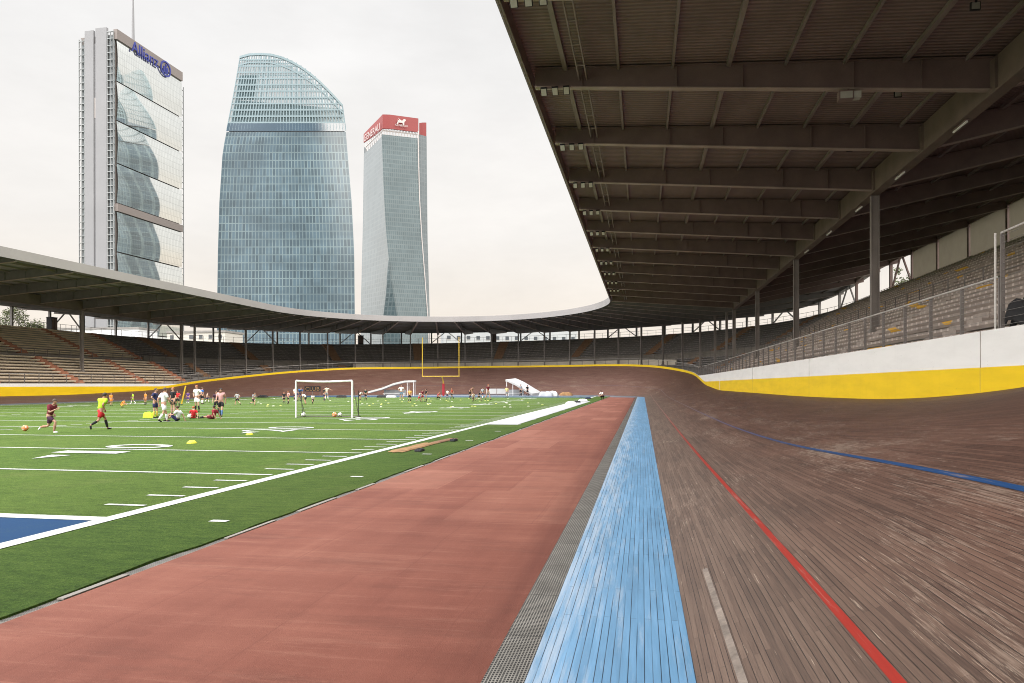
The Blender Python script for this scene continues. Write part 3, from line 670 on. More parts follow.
def stand(label, s0, s1, girders, columns, main_beam, bm, tm, sm, aisles, rear_posts, vs, step):
    right = bm is M['bench']; M['deck'] = M['deck_right' if right else 'deck_grey']; M['steel'] = M['steel_right' if right else 'steel_grey']
    t = thing('grandstand', label, 'grandstand', P((s0+s1)/2, 17, 0))
    ss = srange(s0, s1, step)
    mb = MB(); rows = [[P(s, d, z) for d, z in terrace_profile(s)] for s in ss]; mb.grid(rows); child(mb, 'terrace', tm, t)
    # roof deck and fascia
    dl = [-4.75, 0, 6, 12, 18, 24, 29.2]
    mb = MB()
    mb.grid([[P(s, d, zdeck(s, d)) for d in dl] for s in ss], [[(s, d) for d in dl] for s in ss]); deck = child(mb, 'roof_deck', M['deck'], t)
    mb = MB(); mb.grid([[P(s, d, zdeck(s, d)+.14) for d in [-4.75]+dl[1:]] for s in ss]); child(mb, 'roof_covering', M['fascia_out'], t)
    mb = MB(); mb.grid([[P(s, -4.70, zdeck(s,-4.7)-.66), P(s, -4.76, zdeck(s,-4.7)-.68), P(s, -4.82, zdeck(s,-4.7)+.24), P(s, -4.6, zdeck(s,-4.7)+.27)] for s in ss]); child(mb, 'fascia', M['fascia_out'], t)
    mb = MB(); mb.grid([[P(s, -4.695, zdeck(s,-4.7)-.655), P(s, -4.62, zdeck(s,-4.7)-.655), P(s, -4.62, zdeck(s,-4.7)-.01)] for s in ss]); child(mb, 'fascia_lining', M['steel'], t)
    for k, d in enumerate([-3.25+2.05*i for i in range(16)]):
        mb = MB(); rows = []; hw = .05 if k % 3 else .085
        for s in ss:
            z = zdeck(s, d); rows.append([P(s, d-hw, z-.02), P(s, d-hw, z-.17), P(s, d+hw, z-.17), P(s, d+hw, z-.02)])
        mb.grid(rows); o = mb.build('purlin', M['purlin'], deck); o.matrix_parent_inverse = Matrix.Identity(4)
    mb = MB()
    for a, c in zip(ss[:-1], ss[1:]):
        for d in (-2.72, -2.42): mb.bar(P(a,d,zdeck(a,d)-.5), P(c,d,zdeck(c,d)-.5), .05, .10)
    for a in srange(s0+1, s1-1, 1.7): mb.bar(P(a,-2.75,zdeck(a,-2.6)-.53), P(a,-2.39,zdeck(a,-2.6)-.53), .05, .03)
    child(mb, 'cable_tray', M['purlin'], t)
    for s in girders: girder(s, t)
    for s in columns: column(s, t, zgird(s, 12) if not main_beam else zdeck(s, 12)-1.5, .26 if main_beam else .2)
    if main_beam:
        mb = MB(); rows = []
        for hw, za, zb in ((.16, -1.42, -.2), (.24, -1.46, -1.40)):
            rows = [[P(s, 12-hw, zdeck(s,12)+za), P(s, 12-hw, zdeck(s,12)+zb), P(s, 12+hw, zdeck(s,12)+zb), P(s, 12+hw, zdeck(s,12)+za)] for s in ss]
            mb.grid(rows, close=True)
        for s in girders:
            for dd in (11.80, 12.20):
                p = P(s-.6, dd, zdeck(s,12)-1.35); _, nn, tt = frame(s)
                mb.hexa([p-tt*.02-nn*.06, p+tt*.02-nn*.06, p+tt*.02+nn*.06, p-tt*.02+nn*.06]+[q+Vector((0,0,1.1)) for q in (p-tt*.02-nn*.06, p+tt*.02-nn*.06, p+tt*.02+nn*.06, p-tt*.02+nn*.06)])
        child(mb, 'main_beam', M['beam'], t)
    # benches, one plank line per row
    for d, z in ROWS_L+ROWS_U:
        subs = [[]]
        for s in ss:
            if z > 6.5 or z+so_(s) > plat(s)+.05: subs[-1].append(s)
            elif subs[-1]: subs.append([])
        for sub in subs:
            if len(sub) < 2: continue
            mb = MB(); rows = []; uv = []
            for s in sub:
                zz = uz(z,s)+so_(s)+.36
                rows.append([P(s,d+.30,zz-.20), P(s,d+.22,zz-.10), P(s,d+.22,zz), P(s,d+.58,zz), P(s,d+.58,zz-.05)])
                uv.append([(s,0),(s,.02),(s,.10),(s,.4),(s,.45)])
            mb.grid(rows, uv); child(mb, 'bench', bm, t)
    # aisle steps: a lower and an upper flight, each covering the bench line it crosses
    for g in aisles:
        for flight in (ROWS_L, ROWS_U):
            pr = []
            for d, z in flight:
                if flight is ROWS_L and z+so_(g) < plat(g)+.05: continue
                zz = uz(z,g)+so_(g)
                pr += [(d, zz+.01), (d, zz+.20), (d+.20, zz+.20), (d+.20, zz+.39), (d+.76, zz+.39)]
            if not pr: continue
            mb = MB(); mb.grid([[P(s, d, z) for d, z in pr] for s in (g-.55, g+.55)])
            for s in (g-.55, g+.55):
                for (d0, z0), (d1, z1) in zip(pr[:-1], pr[1:]):
                    if d1 > d0: mb.quad(P(s,d0,z0-.4), P(s,d1,z1-.4), P(s,d1,z1), P(s,d0,z0))
            child(mb, 'aisle_stair', sm, t)
    # parapet and rails at the cross aisle and along the back
    pz = lambda s: 7.35 if bm is M['bench_far'] else 6.6
    mb = MB(); rows = [[P(s, 16.72, tread(6.3,s)-.02), P(s, 16.72, pz(s)+so_(s)), P(s, 16.9, pz(s)+so_(s)), P(s, 16.9, tread(6.3,s)-.02)] for s in ss]; mb.grid(rows); child(mb, 'parapet', M['concrete'], t)
    if bm is M['bench_far']:
        mb = MB(); sub = [s for s in ss if plat(s) > 5.0]; rows = [[P(s, 13.3, plat(s)-.02), P(s, 13.3, plat(s)+1.05), P(s, 13.5, plat(s)+1.05), P(s, 13.5, plat(s)-.02)] for s in sub]; mb.grid(rows); child(mb, 'low_wall', M['pale_concrete'], t)
    def rail(d, zb, h, name, sp):
        mb = MB()
        for a, c in zip(ss[:-1], ss[1:]):
            for q in (1, .55): mb.tube(P(a,d,zb(a)+h*q), P(c,d,zb(c)+h*q), .03 if q == 1 else .018, 5, caps=False)
        for s in srange(s0+.3, s1-.3, sp): mb.bar(P(s,d,zb(s)), P(s,d,zb(s)+h), .05, .05)
        child(mb, name, M['post'], t)
    rail(15.6, lambda s: tread(6.3,s), 1.0, 'walkway_railing', 2.0)
    rail(28.6, lambda s: UTOP(s), 1.25, 'back_railing', 1.1)
    for i, s in enumerate(rear_posts):
        mb = MB(); mb.bar(P(s,27.6,UTOP(s)-.05), P(s,27.6,zdeck(s,27.6)-.1), .30, .30, up=frame(s)[1]); child(mb, 'rear_post', M['steel'], t)
    for a, b in vs:
        mb = MB(); c = (a+b)/2; _, nn, tt = frame(c); zt = zdeck(c,27.6)-.25; zb = UTOP(c)
        mb.bar(P(a,27.6,zb+.1), P(c,27.6,zt)-tt*.3, .16, .16); mb.bar(P(b,27.6,zb+.1), P(c,27.6,zt)+tt*.3, .16, .16); child(mb, 'bracing', M['steel'], t)
    mb = MB(); mb.grid([[P(s,27.6-.15,zdeck(s,27.6)-.42), P(s,27.6-.15,zdeck(s,27.6)-.06), P(s,27.6+.15,zdeck(s,27.6)-.06), P(s,27.6+.15,zdeck(s,27.6)-.42)] for s in ss], close=True); child(mb, 'rear_beam', M['steel'], t)
    return t
SP = 20.2
cols_r = [T-SP*k for k in range(0, 4)]
gir_r = [T-SP/3*k for k in range(0, 13)]
rp_r = [T-SP/3*k for k in range(0, 12)]
st_r = stand('long dark roofed grandstand with grey benches beside the track on the right', -45, T, gir_r, cols_r, True, M['bench'], M['terrace'], M['grey_step'],
      [T-1-12.6*k for k in range(0, 10)], rp_r, [(T-SP*k-SP, T-SP*k-2*SP/3) for k in range(0, 1)], 3.0)
tc_ = [T+pi*R*k/24 for k in range(1, 24)]
rp_t = [T+pi*R*k/27 for k in range(1, 27)]
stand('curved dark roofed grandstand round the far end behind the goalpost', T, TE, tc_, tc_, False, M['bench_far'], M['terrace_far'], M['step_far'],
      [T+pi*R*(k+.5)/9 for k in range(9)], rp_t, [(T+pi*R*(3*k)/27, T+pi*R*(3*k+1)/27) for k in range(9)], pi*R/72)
gir_l = [TE-1.8+SP/3*k for k in range(0, 9)]
stand('roofed grandstand with tan benches and orange steps on the left', TE, END, gir_l, [TE-1.8+SP*k for k in range(3)], True, M['bench_left'], M['terrace'], M['step'],
      [TE-2.2+12.2*k for k in range(1, 6)]+[TE+.4], [TE+SP/3*k for k in range(0, 9)], [(TE+SP*k, TE+SP*k+SP/3) for k in range(0, 3)], 3.0)
# closed rear bays of the right hand stand
for k in range(3, 10):
    s = T-SP/3*k; mb = MB()
    mb.quad(P(s-SP/3+.25,27.55,12.02), P(s-.25,27.55,12.02), P(s-.25,27.55,15.7), P(s-SP/3+.25,27.55,15.7))
    child(mb, 'back_panel', M['panel'], st_r)

M['steel'] = M['steel_right']
# ------------------------------------------------------------------ lamps under the roof (unlit)
def flood_cluster(i, s):
    t = thing('floodlight', None, 'floodlight', P(s-.32, -3.75, zgird(s,-4.2)-.12), group='floodlight clusters along the roof edge')
    mb = MB(); mb.box(-.45,.75,-.03,.03,-.04,.02); mb.box(-.03,.03,-.03,.25,0,.06); mb.build('bracket', M['steel'], t)
    for k in range(3):
        x = -.32+.44*k
        h = MB(); tilt = Matrix.Rotation(radians(-42), 4, 'X')
        def bx(a, b, c, d, e, f):
            h.hexa([tuple((tilt @ Vector(q))+Vector((x,0,-.17))) for q in ((a,c,e),(b,c,e),(b,d,e),(a,d,e),(a,c,f),(b,c,f),(b,d,f),(a,d,f))])
        bx(-.12,.12,-.16,.16,.0,.10); hd = h.build('lamp_head', M['black'], t)
        h = MB(); bx(-.10,.10,-.14,.14,-.012,-.003); h.build('lamp_lens', M['lamp_glass'], hd)
    return t
words_ = ['nearest', 'second', 'third', 'fourth', 'fifth', 'sixth', 'seventh', 'eighth', 'ninth', 'tenth', 'eleventh']
for i, k in enumerate(range(12, 1, -1)):
    t = flood_cluster(i, T-SP/3*k)
    t['label'] = ('three unlit lamp heads hanging at the roof edge, %s cluster from the camera' % words_[i])
sf_words = ['first', 'second', 'third', 'fourth', 'fifth']
for i, k in enumerate((11.65, 10.65, 9.65, 8.65, 7.65)):
    s = T-SP/3*k; t = thing('spotlight', 'small white faced spotlight under the right roof, %s from the camera' % sf_words[i], 'spotlight', P(s, 9.6, zdeck(s,9.6)-.22), group='small spotlights inside the roof')
    mb = MB(); mb.box(-.03,.03,-.02,.02,-.05,.12); mb.box(-.14,.14,.02,.10,-.26,-.02); b = mb.build('lamp_body', M['black'], t)
    mb = MB(); mb.box(-.115,.115,.008,.016,-.24,-.04); mb.build('lamp_lens', M['lamp_glass'], b)
s = T-SP/3*11; t = thing('hanging_spotlight', 'large boxy spotlight hung under the nearest roof girder', 'spotlight', P(s-.1, 7.1, zgird(s,7.1)))
mb = MB(); mb.box(-.03,.03,-.03,.03,-.1,0); mb.box(-.34,.16,-.16,.16,-.42,-.1); b = mb.build('lamp_body', M['steel'], t)
mb = MB(); mb.box(.18,.42,-.15,.15,-.38,-.14); mb.box(-.3,.12,-.175,-.163,-.38,-.14); mb.build('lamp_lens', M['lamp_glass'], b)
for i, k in enumerate((10.6, 9.6, 8.6, 7.6, 6.6)):
    s = T-SP/3*k; t = thing('tube_light', 'white tube lamp fixed under the main roof beam, %s from the camera' % sf_words[i], 'tube lamp', P(s, 11.95, zdeck(s,12)-1.49), group='tube lamps under the main roof beam')
    mb = MB(); mb.box(-.06,.06,-.65,.65,-.04,.0); b = mb.build('fitting', M['steel'], t)
    mb = MB(); mb.tube((0,-.6,-.08),(0,.6,-.08),.045,8); mb.build('tube', M['tube'], b)

# dark cabinets standing on the top walkway
for lab, s in (('dark cabinet on the top walkway of the left stand', TE+7.1), ('dark cabinet on the top walkway at the far left curve', T+pi*R*18.35/27), ('dark cabinet on the top walkway behind the goalpost', T+pi*R*13.9/27)):
    a = frame(s)[1]; t = thing('equipment_cabinet', lab, 'cabinet', P(s, 26.9, UTOP(s)), atan2(a.y, a.x), group='cabinets on the top walkway')
    mb = MB(); mb.box(-.45,.45,-.55,.55,.08,1.9); mb.box(-.5,.5,-.6,.6,1.9,1.98); mb.box(-.4,.4,-.5,.5,0,.08); b = mb.build('casing', M['black'], t)
    mb = MB(); mb.box(-.47,-.455,-.5,-.03,.2,1.8); mb.box(-.47,-.455,.03,.5,.2,1.8); mb.build('cabinet_door', M['steel'], t)

# black jacket hung over the rail of the tall fence
mb = MB(); rows = []
for i in range(9):
    u = i/8; r = []
    for j in range(15):
        v = j/14
        y = 16.75+1.5*(u-.5)*(.55+.75*abs(v-.5)*2); dx = (.07 if v < .5 else -.08)+.04*sin(u*9+v*5); z = 3.50-abs(v-.5)*2*(.52+.12*sin(u*7))+.05*sin(u*11)
        r.append((P(16.7,wd(16.7)+.24,0).x+dx, y, z))
    rows.append(r)
mb.grid(rows); jk = tag(mb.build('jacket', M['black'], smooth=True), 'black jacket draped on the fence at the right edge above the white wall', 'jacket')
md = jk.modifiers.new('thickness', 'SOLIDIFY'); md.thickness = .03
mb = MB(); xr = P(16.7,wd(16.7)+.24,0).x; mb.tube((xr,13.6,3.40),(xr,17.9,3.40),.022,8)
tag(mb.build('hand_bar', M['rail']), 'thin grey bar carrying the black jacket behind the wall', 'bar')

# ------------------------------------------------------------------ goals, balls, cones
def goalpost():
    p = (XC-.7, Y0+110*YD); t = thing('goalpost', 'tall yellow two pronged goalpost on a red padded stem at the far end', 'goalpost', (p[0], p[1], 0))
    mb = MB(); mb.path([(0,1.6,0),(0,1.6,1.5),(0,1.45,2.3),(0,1.0,2.9),(0,.2,3.1),(0,0,3.12)], .09, 10); mb.build('stem', M['yellow_metal'], t)
    mb = MB(); mb.tube((0,1.6,.1),(0,1.6,2.0),.2,12); mb.build('pad', M['red_pad'], t)
    mb = MB(); mb.tube((-3.02,0,3.12),(3.02,0,3.12),.07,8); mb.build('crossbar', M['yellow_metal'], t)
    for x in (-2.95, 2.95): mb = MB(); mb.tube((x,0,3.1),(x,0,9.2),.055,8); mb.build('upright', M['yellow_metal'], t)
goalpost()
def soccer_goal():
    a = Vector(gp(296, 417.6)); b = Vector(gp(352.3, 417.9)); c = (a+b)/2; d = b-a; wd_ = d.length/2
    t = thing('football_goal', 'white football goal frame on the turf with balls lying inside', 'goal', c, atan2(d.y, d.x))
    for x in (-wd_, wd_): mb = MB(); mb.tube((x,0,0),(x,0,2.0),.05,10); mb.build('post', M['white_metal'], t)
    mb = MB(); rows = [(lerp(-wd_,wd_,i/10),0,2.0-.05*sin(pi*i/10)) for i in range(11)]; mb.path(rows, .05, 8); mb.build('crossbar', M['white_metal'], t)
    for x in (-wd_, wd_):
        mb = MB(); mb.tube((x,0,1.95),(x*.97,1.1,.03),.02,6); mb.tube((x,0,.03),(x*.97,1.1,.03),.02,6); mb.build('side_stay', M['post'], t)
    mb = MB(); mb.tube((-wd_*.97,1.1,.03),(wd_*.97,1.1,.03),.03,6); mb.build('ground_bar', M['post'], t)
soccer_goal()
def ball(lab, px, py, m, r=.115):
    p = gp(px, py, G); t = MB(); t.sphere((0,0,r), r, 14, 10); o = t.build('ball', m, smooth=True); o.location = p
    tag(o, lab, 'ball')
    q = MB()
    for i in range(8):
        a = i*2.4; z = -.9+1.8*i/7; k = sqrt(max(0,1-z*z)); c = Vector((k*cos(a),k*sin(a),z))
        u = c.orthogonal().normalized(); v = c.cross(u)
        q.poly([c*r*1.012+Vector((0,0,r))+(u*cos(2*pi*j/5)+v*sin(2*pi*j/5))*r*.26 for j in range(5)])
    q.build('panel_patch', M['black'] if m is not M['orange_plastic'] else M['white_plastic'], o)
ball('white ball by the left post inside the football goal', 303.5, 416.8, M['white_plastic'], .12)
ball('orange ball inside the football goal beside a white ball', 334.5, 417.0, M['orange_plastic'], .13)
ball('white ball touching the orange ball inside the goal', 339.9, 416.8, M['white_plastic'], .12)
ball('white ball in front of the person in red sitting on the grass', 190, 418.5, M['white_plastic'], .13)
ball('orange and white ball rolling on the turf at the far left', 25, 431, M['orange_plastic'], .115)
def pole(lab, px, py, h, r, m, lean=(0,0)):
    p = gp(px, py, G); t = thing('training_pole', lab, 'pole', p)
    mb = MB(); mb.tube((0,0,.04),(lean[0],lean[1],h),r,8); mb.build('shaft', m, t)
    mb = MB(); mb.lathe((0,0,0),[(.14,0),(.14,.03),(.05,.06),(.0,.06)],14); mb.build('base', M['black'], t)
pole('thin dark pole standing right of the football goal', 358.5, 416.5, 1.45, .018, M['black'])
pole('thin dark pole leaning inside the left post of the football goal', 302.5, 414.5, 1.3, .018, M['black'], (-.35, .5))
pole('leaning yellow padded pole behind the group of players', 181.5, 404.6, 1.7, .065, M['yellow_metal'], (.42, .0))
def dome(lab, px, py, r, m):
    mb = MB(); mb.lathe((0,0,0), [(r,0),(r*.98,.02*r/.2),(r*.8,r*.3),(r*.55,r*.52),(r*.3,r*.6),(r*.28,r*.57)], 18); o = mb.build('training_cone', m, smooth=True); o.location = gp(px, py, G); tag(o, lab, 'cone')
dome('yellow dome cone on the turf nearest the camera', 191.8, 443.2, .15, M['yellow_plastic'])
dome('yellow dome cone beside the painted numeral twenty', 249.5, 434.8, .13, M['yellow_plastic'])
mb = MB(); mb.lathe((0,0,0), [(.11,0),(.108,.012),(.085,.045),(.05,.055),(.048,.05)], 12); disc = mb.build('marker_disc', M['disc_yellow'], smooth=True)
tag(disc, 'small low marker disc among many scattered over the far turf', 'marker disc', 'marker discs scattered over the far turf')
rd = random.Random(3); first = True
dw = disc.copy(); dw.data = disc.data.copy(); dw.data.materials[0] = M['disc_white']
for i in range(64):
    px = rd.uniform(255, 545) if i % 4 else rd.uniform(360, 480); py = rd.uniform(398.6, 407.5)
    o = disc if first else (disc if rd.random() < .45 else dw).copy()
    if not first: C.objects.link(o)
    first = False; o.location = gp(px, py, G)
# kit on the ground
def blob(name, lab, cat, px, py, sx, sy_, h, m, seed, rz=0, group=None):
    rr = random.Random(seed); mb = MB(); rows = []
    for i in range(11):
        r = []
        for j in range(11):
            u, v = i/10*2-1, j/10*2-1; e = max(0, 1-max(abs(u),abs(v))**4)
            r.append((u*sx*(1+rr.uniform(-.06,.06)), v*sy_*(1+rr.uniform(-.06,.06)), .012+h*e**.5*(.7+rr.uniform(0,.4))))
        rows.append(r)
    mb.grid(rows); o = mb.build(name, m, smooth=True); o.location = gp(px, py, G); o.rotation_euler.z = rz; return tag(o, lab, cat, group)
blob('kit_bag', 'lime green kit bag on the turf left of the standing players', 'bag', 149.5, 418, .30, .2, .32, M['lime'], 1)
def flat_mat(lab, px, py, l, wdt, m, seed, rz):
    o = blob('matting', lab, 'matting', px, py, wdt, l, .035, m, seed, rz); return o
flat_mat('long tan strip of rumpled matting beside the near sideline', 415, 447.5, 1.55, .22, M['tan'], 4, radians(-2))
flat_mat('brown crumpled end of matting beside the near sideline', 444, 441.2, 1.0, .14, M['brown'], 5, radians(-4))
blob('glove', 'small black glove dropped by the end of the tan matting', 'glove', 453.5, 441.2, .09, .2, .07, M['black'], 6)
blob('glove', 'small black glove dropped in front of the tan matting', 'glove', 419.5, 451.2, .10, .2, .06, M['black'], 7)
for i, (px, py, sx, m) in enumerate(((577, 402.6, .35, M['black']), (583, 400.8, .5, M['white_plastic']), (571, 403.6, .5, M['white_plastic']), (588, 399, .4, M['black']))):
    blob('kit_bag', ['black bag on the white bench area by the red strip', 'white sheet past the white bench area by the red strip', 'white bag at the end of the white bench area', 'small black bag furthest along the turf edge by the red strip'][i], 'bag' if i != 1 else 'sheet', px, py, sx, .4, .18, m, 20+i)

# shelters behind the far end zone
def shelter(lab, px0, px1, zc, hi, lo, flip, flat, deep, skew=0):
    xa = (px0-512)/F*zc; xb = (px1-512)/F*zc; a = Vector((*cw(xa, zc), 0)); b = Vector((*cw(xb, zc), 0)); d = b-a; Lh = d.length
    t = thing('team_shelter', lab, 'shelter', a, atan2(d.y, d.x))
    prof = [(0,lo),(Lh*.3,lerp(lo,hi,.33)),(Lh*(1-flat)*.7,lerp(lo,hi,.74)),(Lh*(1-flat),hi*.98),(Lh,hi)]
    if flip: prof = [(Lh-x, z) for x, z in prof]
    mb = MB(); th = .30
    for (x0,z0),(x1,z1) in zip(prof[:-1], prof[1:]):
        k = deep*skew; mb.hexa([(x0,0,z0-th),(x1,0,z1-th),(x1+k,deep,z1-th),(x0+k,deep,z0-th),(x0,0,z0),(x1,0,z1),(x1+k,deep,z1+.25*skew),(x0+k,deep,z0+.25*skew)])
    mb.build('canopy', M['tent'], t)
    hx = prof[-1][0]; q = -1 if not flip else 1
    for y in (.1, deep-.1):
        for x in (hx+q*.2, hx+q*1.2): mb = MB(); mb.tube((x,y,0),(x,y,hi-th),.045,8); mb.build('post', M['white_metal'], t)
    mb = MB(); x0, x1 = sorted((prof[1][0], prof[3][0])); mb.box(x0,x1,deep-.25,deep-.2,.1,1.0); mb.build('back_sheet', M['tent_grey'], t)
    mb = MB(); mb.box(x0,x1,.8,1.2,.38,.44)
    for x in (x0+.2,x1-.2): mb.box(x-.05,x+.05,.85,1.15,0,.38)
    mb.build('bench', M['white_metal'], t)
shelter('white sloping shelter left of the goalpost rising to the right', 368, 414.5, 118, 2.55, .75, False, .22, 2.2)
shelter('white sloping shelter right of the goalpost falling to the right', 505.5, 532, 118, 2.65, .35, True, .06, 2.0, .8)
def board(lab, px0, px1, zc, z0, z1, mfront, txt=None, tcol=None):
    a = Vector((*cw((px0-512)/F*zc, zc), 0)); b = Vector((*cw((px1-512)/F*zc, zc), 0)); d = b-a; Lh = d.length
    t = thing('banner_board', lab, 'banner', a, atan2(d.y, d.x))
    mb = MB(); mb.box(0,Lh,-.02,.02,z0,z1); mb.build('board', mfront, t)
    for x in (.1, Lh/2, Lh-.1): mb = MB(); mb.box(x-.03,x+.03,.03,.09,0,z1); mb.build('leg', M['post'], t)
    if txt: place_text(txt, (.15,-.03,z0+.12), (1,0,0), (0,0,1), Lh-.3, z1-z0-.24, tcol, 'lettering', t)
board('dark banner with orange lettering behind the football goal', 304.5, 320.5, 112, .8, 1.6, M['black'], 'CLUB', M['tan'])
board('left white board of the pair beside the right hand shelter', 486, 496.5, 120, .3, 1.15, M['tent'])
board('right white board of the pair beside the right hand shelter', 497, 507, 120, .3, 1.15, M['tent'])
blob('crate_cover', 'grey covered heap right of the right hand shelter', 'cover', 546, 396.5, 1.1, .8, .75, M['tent_grey'], 31)
blob('crate_cover', 'white covered heap right of the grey heap at the far end', 'cover', 553.5, 396.4, .7, .6, .8, M['tent'], 32)
blob('sand_bag', 'tan heap lying on the blue strip at the far end', 'bag', 566, 395.6, 1.1, .7, .55, M['tan'], 33)
for i, (px, lab) in enumerate(((341.5, 'dark bag lying at the far turf edge right of the goal'), (263, 'dark bag lying at the far turf edge left of the goal'), (382, 'dark bag lying under the left hand shelter'), (391, 'grey bag lying under the left hand shelter'))):
    blob('kit_bag', lab, 'bag', px, 397.6, .7, .4, .35, M['black'] if i < 3 else M['tent_grey'], 40+i)

# ------------------------------------------------------------------ people
POSE = {
 'stand': dict(pel=(0,0,.95), ch=(0,.0,1.27), nk=(0,.0,1.47), hd=(0,.03,1.60), tp=(0,.01,1.70), sh=[(-.18,0,1.42),(.18,0,1.42)], el=[(-.25,-.02,1.14),(.25,-.02,1.14)], wr=[(-.26,.08,.90),(.26,.08,.90)], hp=[(-.095,0,.90),(.095,0,.90)], kn=[(-.12,.03,.50),(.12,.03,.50)], an=[(-.13,-.01,.09),(.13,-.01,.09)], toe=[(-.16,.17,.03),(.16,.17,.03)]),
 'hips': dict(pel=(.02,0,.95), ch=(0,.0,1.27), nk=(0,.02,1.47), hd=(0,.05,1.60), tp=(0,.04,1.70), sh=[(-.18,0,1.42),(.18,0,1.42)], el=[(-.36,-.06,1.20),(.36,-.06,1.20)], wr=[(-.2,.07,1.03),(.2,.07,1.03)], hp=[(-.095,0,.90),(.095,0,.90)], kn=[(-.15,.05,.50),(.12,0,.50)], an=[(-.2,.02,.09),(.14,-.03,.09)], toe=[(-.26,.19,.03),(.17,.15,.03)]),
 'walk': dict(pel=(0,0,.93), ch=(0,.03,1.25), nk=(0,.05,1.45), hd=(0,.09,1.58), tp=(0,.08,1.68), sh=[(-.18,.04,1.40),(.18,.0,1.40)], el=[(-.24,-.15,1.15),(.24,.10,1.14)], wr=[(-.24,-.10,.90),(.22,.30,1.0)], hp=[(-.09,0,.88),(.09,0,.88)], kn=[(-.1,.20,.50),(.1,-.06,.48)], an=[(-.1,.26,.09),(.1,-.33,.16)], toe=[(-.12,.44,.05),(.12,-.18,.03)]),
 'run': dict(pel=(0,0,.92), ch=(0,.12,1.22), nk=(0,.2,1.40), hd=(0,.27,1.52), tp=(0,.27,1.62), sh=[(-.18,.18,1.36),(.18,.12,1.36)], el=[(-.28,-.08,1.16),(.27,.22,1.08)], wr=[(-.22,.06,.98),(.15,.42,1.2)], hp=[(-.09,0,.87),(.09,.02,.87)], kn=[(-.1,-.1,.47),(.1,.38,.66)], an=[(-.1,-.48,.42),(.1,.30,.24)], toe=[(-.1,-.58,.28),(.1,.48,.20)]),
 'stride': dict(pel=(0,0,.90), ch=(0,.10,1.2), nk=(0,.17,1.39), hd=(0,.23,1.51), tp=(0,.23,1.61), sh=[(-.18,.1,1.35),(.18,.16,1.35)], el=[(-.28,.20,1.08),(.28,-.08,1.14)], wr=[(-.16,.42,1.18),(.24,.04,.95)], hp=[(-.09,.02,.86),(.09,0,.86)], kn=[(-.1,.3,.55),(.1,-.14,.47)], an=[(-.1,.42,.12),(.1,-.5,.28)], toe=[(-.1,.6,.09),(.1,-.48,.10)]),
 'bend': dict(pel=(0,-.08,.92), ch=(0,.14,1.16), nk=(0,.33,1.29), hd=(0,.42,1.37), tp=(0,.47,1.46), sh=[(-.18,.27,1.24),(.18,.27,1.24)], el=[(-.25,.28,.95),(.25,.28,.95)], wr=[(-.16,.25,.68),(.16,.25,.68)], hp=[(-.095,-.07,.88),(.095,-.07,.88)], kn=[(-.14,.05,.50),(.14,.05,.50)], an=[(-.15,-.06,.09),(.15,-.06,.09)], toe=[(-.19,.12,.03),(.19,.12,.03)]),
 'reach': dict(pel=(0,0,.95), ch=(0,.0,1.27), nk=(0,.0,1.47), hd=(0,.04,1.60), tp=(0,.02,1.70), sh=[(-.18,0,1.42),(.18,0,1.42)], el=[(-.3,.16,1.26),(.40,.10,1.32)], wr=[(-.22,.40,1.22),(.62,.18,1.24)], hp=[(-.095,0,.90),(.095,0,.90)], kn=[(-.14,.05,.50),(.13,-.04,.50)], an=[(-.17,.02,.09),(.17,-.10,.09)], toe=[(-.22,.19,.03),(.2,.08,.03)]),
 'sit': dict(pel=(0,0,.13), ch=(0,-.06,.43), nk=(0,-.03,.64), hd=(0,.03,.77), tp=(0,.02,.87), sh=[(-.18,-.04,.58),(.18,-.04,.58)], el=[(-.26,.12,.38),(.27,-.2,.34)], wr=[(-.12,.34,.42),(.26,-.30,.07)], hp=[(-.1,.03,.12),(.1,.03,.12)], kn=[(-.16,.40,.42),(.17,.43,.30)], an=[(-.15,.60,.09),(.2,.84,.09)], toe=[(-.17,.78,.03),(.25,.93,.18)]),
 'sitlong': dict(pel=(0,0,.13), ch=(0,-.10,.42), nk=(0,-.10,.63), hd=(0,-.06,.76), tp=(0,-.07,.86), sh=[(-.18,-.1,.57),(.18,-.1,.57)], el=[(-.28,-.24,.33),(.28,-.24,.33)], wr=[(-.27,-.36,.06),(.27,-.36,.06)], hp=[(-.1,.03,.12),(.1,.03,.12)], kn=[(-.14,.46,.16),(.15,.43,.24)], an=[(-.18,.86,.09),(.19,.82,.09)], toe=[(-.22,.94,.2),(.23,.92,.18)]),
 'crouch': dict(pel=(0,-.1,.38), ch=(0,.08,.66), nk=(0,.2,.83), hd=(0,.29,.93), tp=(0,.31,1.03), sh=[(-.18,.16,.78),(.18,.16,.78)], el=[(-.25,.32,.56),(.25,.32,.56)], wr=[(-.14,.48,.42),(.14,.48,.42)], hp=[(-.1,-.08,.35),(.1,-.08,.35)], kn=[(-.2,.30,.50),(.2,.28,.48)], an=[(-.17,-.02,.10),(.17,-.08,.12)], toe=[(-.2,.16,.03),(.2,.12,.03)]),
}
def V3(p): return Vector(p)
def skin(name, verts, edges, radii, sub=1):
    me = bpy.data.meshes.new(name); me.from_pydata([tuple(v) for v in verts], edges, [])
    o = bpy.data.objects.new(name, me); C.objects.link(o)
    md = o.modifiers.new('skin', 'SKIN'); md.use_smooth_shade = True
    for d, r in zip(me.skin_vertices[0].data, radii):
        rr = r if isinstance(r, tuple) else (r, r); d.radius = rr; d.use_root = False
    me.skin_vertices[0].data[0].use_root = True
    if sub: ms = o.modifiers.new('sub', 'SUBSURF'); ms.levels = sub; ms.render_levels = sub
    dg = bpy.context.evaluated_depsgraph_get(); dg.update()
    out = bpy.data.meshes.new_from_object(o.evaluated_get(dg)); out.name = name
    bpy.data.objects.remove(o); bpy.data.meshes.remove(me); return out
